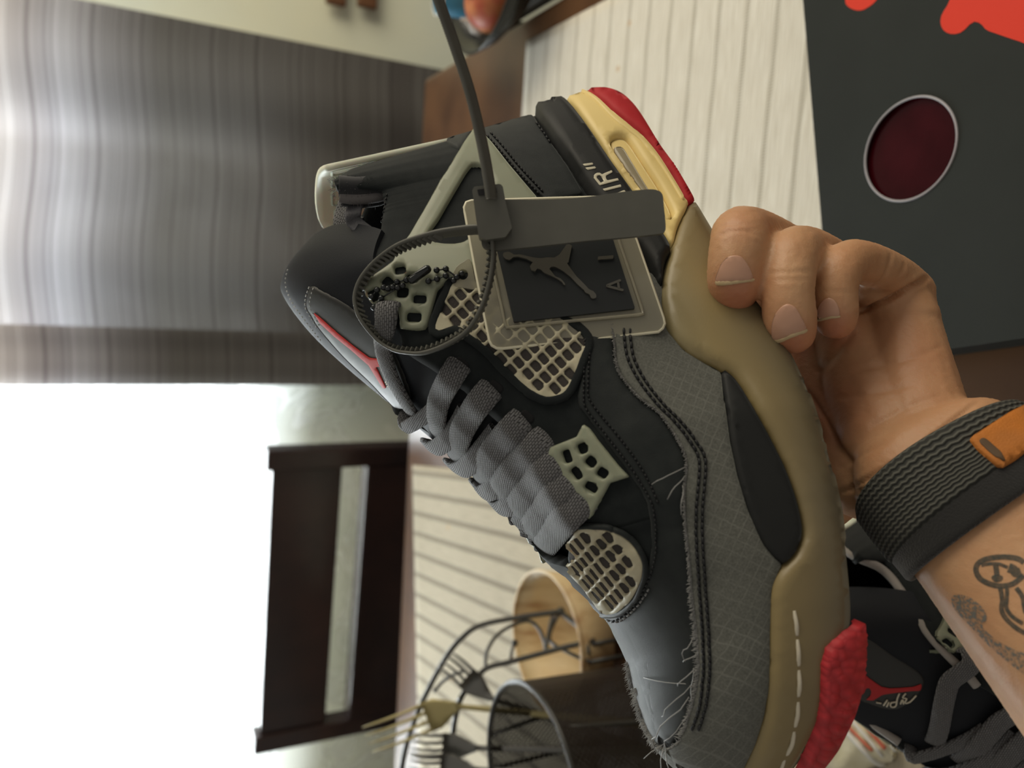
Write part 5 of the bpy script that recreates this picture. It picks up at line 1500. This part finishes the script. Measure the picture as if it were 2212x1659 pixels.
# the label on its tongue and the pale binding of its collar
M_SHOE2 = Matrix.Translation(pos2) @ R2
Mi2 = M_SHOE2.inverted(); Ri2 = Mi2.to_3x3()
O_keep, sray_keep = O_S, sray
O_S = np.array(Mi2 @ CAM)
def sray(x, y): return np.array(Ri2 @ ray_dir(x, y))
def z2(l): return [(1712 + x / 4.424, 1284 + y / 4.424) for x, y in l]
panel('tongue_label', z2([(560, 560), (690, 420), (960, 590), (1250, 790), (1200, 960), (1040, 1080), (900, 1100), (640, 1010), (480, 900), (500, 680)]), M_lab, .0008, 0, edge=5, g=14, parent=shoe2, bvh=TBV)
jm = z2([(545, 615), (570, 600), (610, 610), (620, 650), (660, 720), (720, 780), (790, 830), (850, 870), (930, 885), (1040, 880), (1150, 872), (1225, 845), (1235, 875), (1215, 910), (1150, 910), (1000, 925), (860, 945), (820, 970), (770, 1000), (700, 995), (740, 960), (755, 920), (735, 880), (700, 885), (690, 920), (665, 950), (645, 900), (640, 840), (600, 800), (605, 770), (660, 765), (625, 700), (590, 660), (550, 660)])
panel('logo_print', jm, mat('dark_red_print', (0.40, 0.012, 0.014), .6), .0003, .0011, edge=1, g=7, smooth=False, step=5, parent=shoe2, bvh=TBV)
G = Geo()
for l in ([(800, 1015), (850, 1025)], [(870, 1045), (905, 990)], [(900, 1055), (920, 1010)], [(990, 1010), (940, 1020), (940, 1055), (985, 1050), (1000, 980), (1020, 930)], [(1030, 1030), (1050, 985), (1060, 1030)], [(1080, 930), (1050, 970), (1090, 980), (1070, 1020), (1120, 1010), (1180, 950)]):
    P = surf_line(z2(l), .0014, TBV, 3)
    if len(P) > 1: G.add(tube_geo(P, .0004, 5))
if G.V: G.obj('script_print', M_cthr, shoe2)
O_S, sray = O_keep, sray_keep
M_bind = mat('pale_binding', (0.30, 0.28, 0.26), .8, bump=(900, .4, .0005))
for sg in (1, -1):
    P = []
    for s in stations:
        if s > .135 or s < .0: continue
        y, z = section(s)[-1]; P.append((s + lean(s, z), float(f_c(s)) + sg * (y - .002), z))
    P = [np.array(p) for p in resample(P, .002)]
    for it in range(40): P = [P[0]] + [(P[i - 1] + P[i] * 2 + P[i + 1]) / 4 for i in range(1, len(P) - 1)] + [P[-1]]
    tube('collar_binding', P, .0022, M_bind, shoe2, 8)

# ================================================================== things on the table
# ---- small dark side table standing against the right end of the dining table, carrying the fruit bowl
M_stand = mat('dark_olive_wood', lin((58, 54, 44)), 0.5, var=(10, lin((48, 44, 36))))
bq = on_z(1142, -22, TABLE_Z); er = (bq - CFR).dot(EX)
st_c = CFR + EX * .185 + EY * ((bq - CFR).dot(EY) + .03)
stand = empty('side_table', (st_c.x, st_c.y, 0)); stand.rotation_euler = (0, 0, -TA)
tag(stand, 'small dark wooden side table under the fruit bowl', 'side table')
box('table_top', (.34, .36, .022), M_stand, stand, (0, 0, TABLE_Z - .011), bev=.004)
for sx in (-1, 1):
    for sy in (-1, 1): box('leg', (.03, .03, TABLE_Z - .022), M_stand, stand, (sx * .145, sy * .155, (TABLE_Z - .022) / 2))
# ---- fruit bowl at the right edge
M_bowl = mat('dark_bowl', (0.020, 0.022, 0.020), 0.25, spec=0.5)
bp_ = CFR + EX * .056 + EY * (bq - CFR).dot(EY)
bowl = empty('fruit_bowl', (bp_.x, bp_.y, TABLE_Z + .0015)); tag(bowl, 'dark round fruit bowl at the right end of the table', 'bowl')
prof = [(0.0, 0.0), (.035, 0.0), (.05, .006), (.075, .022), (.100, .045), (.115, .068), (.1120, .070), (.096, .047), (.071, .026), (.048, .011), (0.0, .009)]
V, F = lathe_geo(prof, 56); mesh_obj('bowl_body', V, F, M_bowl, bowl)
tube('bowl_rim', [(.1135 * math.cos(a), .1135 * math.sin(a), .0695) for a in np.linspace(0, 2 * math.pi, 64, endpoint=False)], .0022, M_bowl, bowl, 6, closed=True)
def fruit(name, dx, dy, dz, r, col, col2, label, cat, sc=(1, 1, .92)):
    e = empty(name, (bp_.x + dx, bp_.y + dy, TABLE_Z + .0015 + dz))
    V, F = sphere_geo((0, 0, 0), r, 28, 18, sc)
    V2 = []
    for v in V:
        h = v.z / r; d = math.hypot(v.x, v.y) / r
        V2.append(Vector((v.x, v.y, v.z - .25 * r * math.exp(-(d / .28) ** 2) * (1 if h > 0 else -.5))))
    mesh_obj('fruit_skin', V2, F, mat(name + '_skin', col, .45, var=(25, col2), bump=(400, .1, .0005)), e)
    tube('stem', [(0, 0, r * .62), (.001, .001, r * .82), (.003, .002, r * 1.05)], .0013, M_brown, e, 6)
    tag(e, label, cat)
fruit('peach', -.058, -.012, .062, .037, (0.42, 0.075, 0.045), (0.62, 0.26, 0.09), 'red and orange peach at the near side of the dark bowl', 'fruit')
fruit('plum', -.010, -.060, .052, .032, (0.030, 0.020, 0.030), (0.06, 0.03, 0.04), 'dark purple plum in the bowl in front of the peach', 'fruit')
fruit('apple', .040, .012, .062, .036, (0.30, 0.04, 0.035), (0.45, 0.20, 0.07), 'red apple at the back of the dark bowl', 'fruit')
cup = empty('paper_cup', (bp_.x - .030, bp_.y + .060, TABLE_Z + .045)); tag(cup, 'small blue paper cup resting in the bowl behind the peach', 'cup')
V, F = lathe_geo([(0, 0), (.016, 0), (.0225, .062), (.0215, .062), (.015, .002), (0, .002)], 28); mesh_obj('cup_wall', V, F, mat('blue_paper', (0.05, 0.22, 0.36), .6), cup)
tube('cup_lip', [(.022 * math.cos(a), .022 * math.sin(a), .062) for a in np.linspace(0, 2 * math.pi, 28, endpoint=False)], .0011, M_white, cup, 6, closed=True)
gar = empty('garlic_bulb', (bp_.x - .066, bp_.y + .032, TABLE_Z + .060)); tag(gar, 'pale garlic bulb tucked between the peach and the blue cup', 'garlic')
V, F = lathe_geo([(0, -.014), (.010, -.013), (.0165, -.003), (.015, .006), (.007, .013), (.0025, .019), (.002, .026), (0, .026)], 30)
V = [(x * (1 + .07 * math.cos(6 * math.atan2(y, x))), y * (1 + .07 * math.cos(6 * math.atan2(y, x))), z) for x, y, z in V]
mesh_obj('bulb', V, F, mat('garlic_skin', (0.55, 0.50, 0.44), .6), gar)

# ---- wooden bowl
M_ww = bpy.data.materials.new('pale_wood'); M_ww.use_nodes = True
N, L, b = nodes_of(M_ww)
tc = N.new('ShaderNodeTexCoord'); mp = N.new('ShaderNodeMapping'); mp.inputs['Scale'].default_value = (60, 6, 20); L.new(tc.outputs['Object'], mp.inputs[0])
n1 = N.new('ShaderNodeTexNoise'); n1.inputs['Scale'].default_value = 1.0; n1.inputs['Detail'].default_value = 6; L.new(mp.outputs[0], n1.inputs['Vector'])
L.new(ramp(N, L, n1.outputs['Fac'], [(0.30, lin((176, 140, 98))), (0.5, lin((214, 190, 146))), (0.72, lin((228, 208, 168)))]), b.inputs['Base Color']); b.inputs['Roughness'].default_value = 0.5
wb = on_z(1292, 1366, TABLE_Z)
wbo = empty('wooden_bowl', (wb.x, wb.y, TABLE_Z + .0025)); tag(wbo, 'pale round wooden bowl behind the black wire rack', 'bowl')
V, F = lathe_geo([(0, 0), (.036, 0), (.058, .014), (.072, .040), (.078, .066), (.076, .068), (.069, .044), (.054, .020), (.034, .008), (0, .008)], 64)
mesh_obj('bowl_body', V, F, M_ww, wbo)
tube('bowl_rim', [(.077 * math.cos(a), .077 * math.sin(a), .067) for a in np.linspace(0, 2 * math.pi, 64, endpoint=False)], .002, M_ww, wbo, 6, closed=True)

# ---- black wire rack
M_wire = mat('black_wire', (0.030, 0.030, 0.027), 0.35, spec=0.6)
rk0 = at(1276, 1392, .918 * .89)
rack = empty('wire_rack', (rk0.x, rk0.y, TABLE_Z + .0025)); tag(rack, 'black wire rack with curved rails beside the cutlery', 'rack')
bpy.context.view_layer.update()
def wire(name, pts, r=.0024):
    P = catmull([tuple(at(p[0], p[1], p[2] * .89)) for p in pts], 6); return local(tube(name, P, r, M_wire, None, 8), rack)
wire('top_rail', [(1209, 1321, .972), (1119, 1334, .972), (1040, 1350, .972), (1000, 1376, .970), (961, 1424, .965), (911, 1519, .955), (879, 1607, .945), (866, 1680, .935), (868, 1740, .93)], .0030)
wire('side_rail', [(1276, 1386, .918), (1220, 1398, .918), (1164, 1413, .917), (1100, 1430, .916), (1054, 1442, .915), (1030, 1463, .912), (1000, 1500, .905), (985, 1545, .92), (978, 1600, .93), (980, 1680, .94)], .0030)
wire('base_rail', [(1209, 1321, .975), (1246, 1350, .945), (1282, 1386, .918)], .0028)
wire('base_rail', [(1209, 1321, .975), (1187, 1379, .960), (1225, 1408, .930), (1276, 1430, .905)], .0020)
wire('scroll', [(1049, 1442, .916), (1051, 1410, .93), (1072, 1374, .945), (1108, 1350, .955), (1142, 1341, .96), (1164, 1358, .955), (1176, 1386, .945), (1178, 1404, .935)], .0020)
wire('strut', [(1195, 1326, .972), (1186, 1365, .95), (1178, 1408, .918)], .0022)
wire('strut', [(1103, 1424, .917), (1106, 1405, .925), (1112, 1390, .93)], .0018)
wire('strut', [(1268, 1386, .918), (1272, 1412, .905)], .0018)
wire('strut', [(938, 1494, .956), (955, 1474, .945), (975, 1460, .935), (1000, 1450, .925)], .0018)
wire('strut', [(995, 1504, .90), (982, 1525, .92), (960, 1545, .945)], .0018)
local(mesh_obj('end_knob', *sphere_geo(at(1112, 1389, .93 * .89), .0035, 14, 9), M_wire), rack)
local(mesh_obj('end_knob', *sphere_geo(at(1211, 1321, .973 * .89), .005, 14, 9), M_wire), rack)
for q in ((1276, 1392, .918), (1276, 1430, .905), (980, 1680, .94)):
    t_ = at(q[0], q[1], q[2] * .89); local(tube('leg', [t_, Vector((t_.x, t_.y, TABLE_Z + .003))], .0024, M_wire, None, 8), rack)
# ---- black mesh cutlery cup
M_mesh = bpy.data.materials.new('black_metal_mesh'); M_mesh.use_nodes = True
N, L, b = nodes_of(M_mesh)
tc = N.new('ShaderNodeTexCoord'); sp = N.new('ShaderNodeSeparateXYZ'); L.new(tc.outputs['UV'], sp.inputs[0])
u1 = mathn(N, L, 'PINGPONG', mathn(N, L, 'ADD', mathn(N, L, 'MULTIPLY', sp.outputs[0], 90), mathn(N, L, 'MULTIPLY', sp.outputs[1], 30)), 0.5)
u2_ = mathn(N, L, 'PINGPONG', mathn(N, L, 'SUBTRACT', mathn(N, L, 'MULTIPLY', sp.outputs[0], 90), mathn(N, L, 'MULTIPLY', sp.outputs[1], 30)), 0.5)
hole = mathn(N, L, 'GREATER_THAN', mathn(N, L, 'MINIMUM', u1, u2_), 0.15)
L.new(mathn(N, L, 'SUBTRACT', 1.0, mathn(N, L, 'MULTIPLY', hole, 0.22)), b.inputs['Alpha'])
b.inputs['Base Color'].default_value = (0.020, 0.016, 0.013, 1); b.inputs['Roughness'].default_value = 0.4; b.inputs['Metallic'].default_value = 0.3
mc = on_z(1490, 1612, TABLE_Z)
mcup = empty('cutlery_cup', (mc.x, mc.y + .01, TABLE_Z + .0025)); tag(mcup, 'black metal mesh cup holding the forks', 'cutlery cup')
CR, CHh = .084, .168
def cyl_uv(name, r0, r1, z0, z1, mat_, parent, n=64, m=12):
    V, F, UV = [], [], []
    for j in range(m + 1):
        t = j / m; r = r0 + (r1 - r0) * t
        for k in range(n + 1):
            a = 2 * math.pi * k / n; V.append((r * math.cos(a), r * math.sin(a), z0 + (z1 - z0) * t)); UV.append((k / n, t))
    for j in range(m):
        for k in range(n):
            a = j * (n + 1) + k; F.append((a, a + 1, a + n + 2, a + n + 1))
    return mesh_obj(name, V, F, mat_, parent, True, UV)
cyl_uv('mesh_wall', CR * .92, CR, .002, CHh, M_mesh, mcup)
for z_, r_ in ((.002, CR * .92), (CHh, CR)):
    tube('rim', [(r_ * math.cos(a), r_ * math.sin(a), z_) for a in np.linspace(0, 2 * math.pi, 56, endpoint=False)], .0026, M_wire, mcup, 8, closed=True)
V = [(0, 0, .003)] + [(CR * .92 * math.cos(a), CR * .92 * math.sin(a), .003) for a in np.linspace(0, 2 * math.pi, 40, endpoint=False)]
mesh_obj('cup_floor', V, [(0, k + 1, (k + 1) % 40 + 1) for k in range(40)], M_wire, mcup)
for k in range(3):
    a = 1.2 + 2.1 * k
    tube('band', [(CR * .97 * math.cos(a + .25 * t), CR * .97 * math.sin(a + .25 * t), .004 + (CHh - .006) * t) for t in np.linspace(0, 1, 8)], .0022, M_wire, mcup, 6)

# ---- forks standing in the cup
M_gold = mat('pale_gold_plastic', (0.42, 0.36, 0.17), 0.25, metal=0.3)
M_sil = mat('grey_metal', (0.20, 0.20, 0.19), 0.28, metal=0.7)
def fork(tip_c, root_c, foot, wid, mat_, label, side):
    """tip_c, root_c, foot: world points (tine tips, tine roots, handle end); side: width direction"""
    e = empty('fork', foot); tag(e, label, 'fork', 'forks in the mesh cup'); bpy.context.view_layer.update()
    ax = (tip_c - root_c).normalized(); sd = (side - ax * side.dot(ax)).normalized(); nn = ax.cross(sd)
    for k in range(4):
        o = sd * wid * (k / 3 - .5)
        L_ = (tip_c - root_c).length
        P = [root_c + o + nn * (.003 * math.sin(math.pi * t)) + ax * (L_ * t) for t in np.linspace(0, 1, 7)]
        local(tube('tine', P, [.0017, .0017, .0016, .0015, .0013, .0011, .0006], mat_, None, 7), e)
    V, F, UV = ribbon_geo([root_c + ax * .002, root_c - ax * .010, root_c - ax * .022, root_c - ax * .032], [tuple(sd)] * 4, [wid + .004, wid + .004, wid * .7, wid * .3], .0026)
    local(mesh_obj('fork_head', V, F, mat_), e)
    n0 = root_c - ax * .030
    Pm = catmull([tuple(n0), tuple(n0.lerp(foot, .4)), tuple(n0.lerp(foot, .75)), tuple(foot)], 6)
    V, F, UV = ribbon_geo(Pm, [tuple(sd)] * len(Pm), list(np.linspace(.005, .010, len(Pm))), .0024)
    local(mesh_obj('handle', V, F, mat_), e)
cw = mcup.location
def in_cup(dx, dy): return Vector((cw.x + dx, cw.y + dy, TABLE_Z + .010))
fork(at(793, 1598, .80), at(925, 1548, .80), in_cup(.02, -.01), .027, M_gold, 'pale gold fork with four long tines sticking up highest beside the chair', (at(793, 1620, .8) - at(793, 1580, .8)))
fork(at(962, 1425, .80), at(1010, 1466, .80), in_cup(-.02, .02), .020, M_sil, 'grey fork leaning towards the wire rack', (at(985, 1440, .8) - at(965, 1470, .8)))
fork(at(886, 1608, .78), at(960, 1612, .78), in_cup(.00, -.02), .022, M_sil, 'grey fork low in the cup at the picture edge', (at(900, 1640, .78) - at(900, 1600, .78)))
fork(at(884, 1650, .77), at(955, 1656, .77), in_cup(-.03, -.02), .022, M_sil, 'grey fork half cut off by the picture edge', (at(900, 1680, .77) - at(900, 1640, .77)))

# ---- crumpled napkin
nk = on_z(1215, 1436, TABLE_Z)
V, F = sphere_geo((0, 0, 0), 1.0, 26, 16)
V = [Vector((v.x * .030, v.y * .022, max(v.z, -.75) * .022 + .0165)) * (1 + .10 * math.sin(7 * v.x + 3 * v.z) + .08 * math.sin(9 * v.y + 2)) for v in V]
nko = mesh_obj('crumpled_napkin', V, F, mat('white_tissue', (0.85, 0.85, 0.83), .9), None); nko.location = (nk.x, nk.y, TABLE_Z + .0032)
tag(nko, 'white crumpled napkin on the placemat by the wire rack', 'napkin')

# ---- zip bag with pale tissue in it
zb0 = on_z(1855, 1590, TABLE_Z)
zbag = empty('zip_bag', (zb0.x, zb0.y, TABLE_Z + .0032)); tag(zbag, 'clear zip bag with red seal lines and cream tissue inside', 'bag'); bpy.context.view_layer.update()
def bagp(x, y, h):
    return on_z(x, y, TABLE_Z + .0032 + h)
outl = [(1700, 1690), (1735, 1630), (1765, 1575), (1790, 1535), (1812, 1520), (1850, 1530), (1895, 1560), (1932, 1612), (1934, 1640), (1908, 1650), (1870, 1662), (1800, 1700)]
o2 = resample(catmull(outl, 5, True), 9, True)
P2, T2 = tri2d(o2, [], 14, 8); dd_ = dist_poly(P2, o2)
hh_ = np.sqrt(np.clip(1 - (1 - np.clip(dd_ / 60, 0, 1)) ** 2, 0, 1)) * .018
V = [bagp(p[0], p[1], h + .0012 * math.sin(p[0] * .12 + p[1] * .07) * (h / .018)) for p, h in zip(P2, hh_)]
T3 = []
for f in T2:
    a, b_, c = (V[i] for i in f[:3]); T3.append(tuple(f) if (b_ - a).cross(c - a).z > 0 else tuple(reversed(f)))
local(mesh_obj('bag_film', V, T3, mat('tissue_in_bag', (0.68, 0.63, 0.42), 0.35, spec=0.6, var=(40, (0.78, 0.74, 0.58)), bump=(60, .6, .004))), zbag)
M_zl = mat('zip_red', (0.62, 0.15, 0.09), .5)
for pts, r_, m_ in (([(1812, 1545), (1835, 1572), (1860, 1598), (1884, 1622)], .0012, M_zl), ([(1842, 1538), (1868, 1566), (1890, 1592), (1912, 1618)], .0016, M_zl), ([(1806, 1552), (1832, 1584), (1860, 1615), (1890, 1645), (1908, 1650)], .0022, M_white), ([(1826, 1540), (1856, 1574), (1884, 1606), (1906, 1634)], .0014, M_white), ([(1862, 1534), (1890, 1562), (1915, 1592), (1933, 1622)], .0018, M_white)):
    P = []
    for p in resample(catmull(pts, 5), 6):
        d_ = dist_poly(np.array([p]), o2)[0]; h = math.sqrt(max(0, 1 - (1 - min(1, d_ / 60)) ** 2)) * .018
        P.append(bagp(p[0], p[1], h + .0008))
    local(tube('zip_line', P, r_, m_, None, 6), zbag)
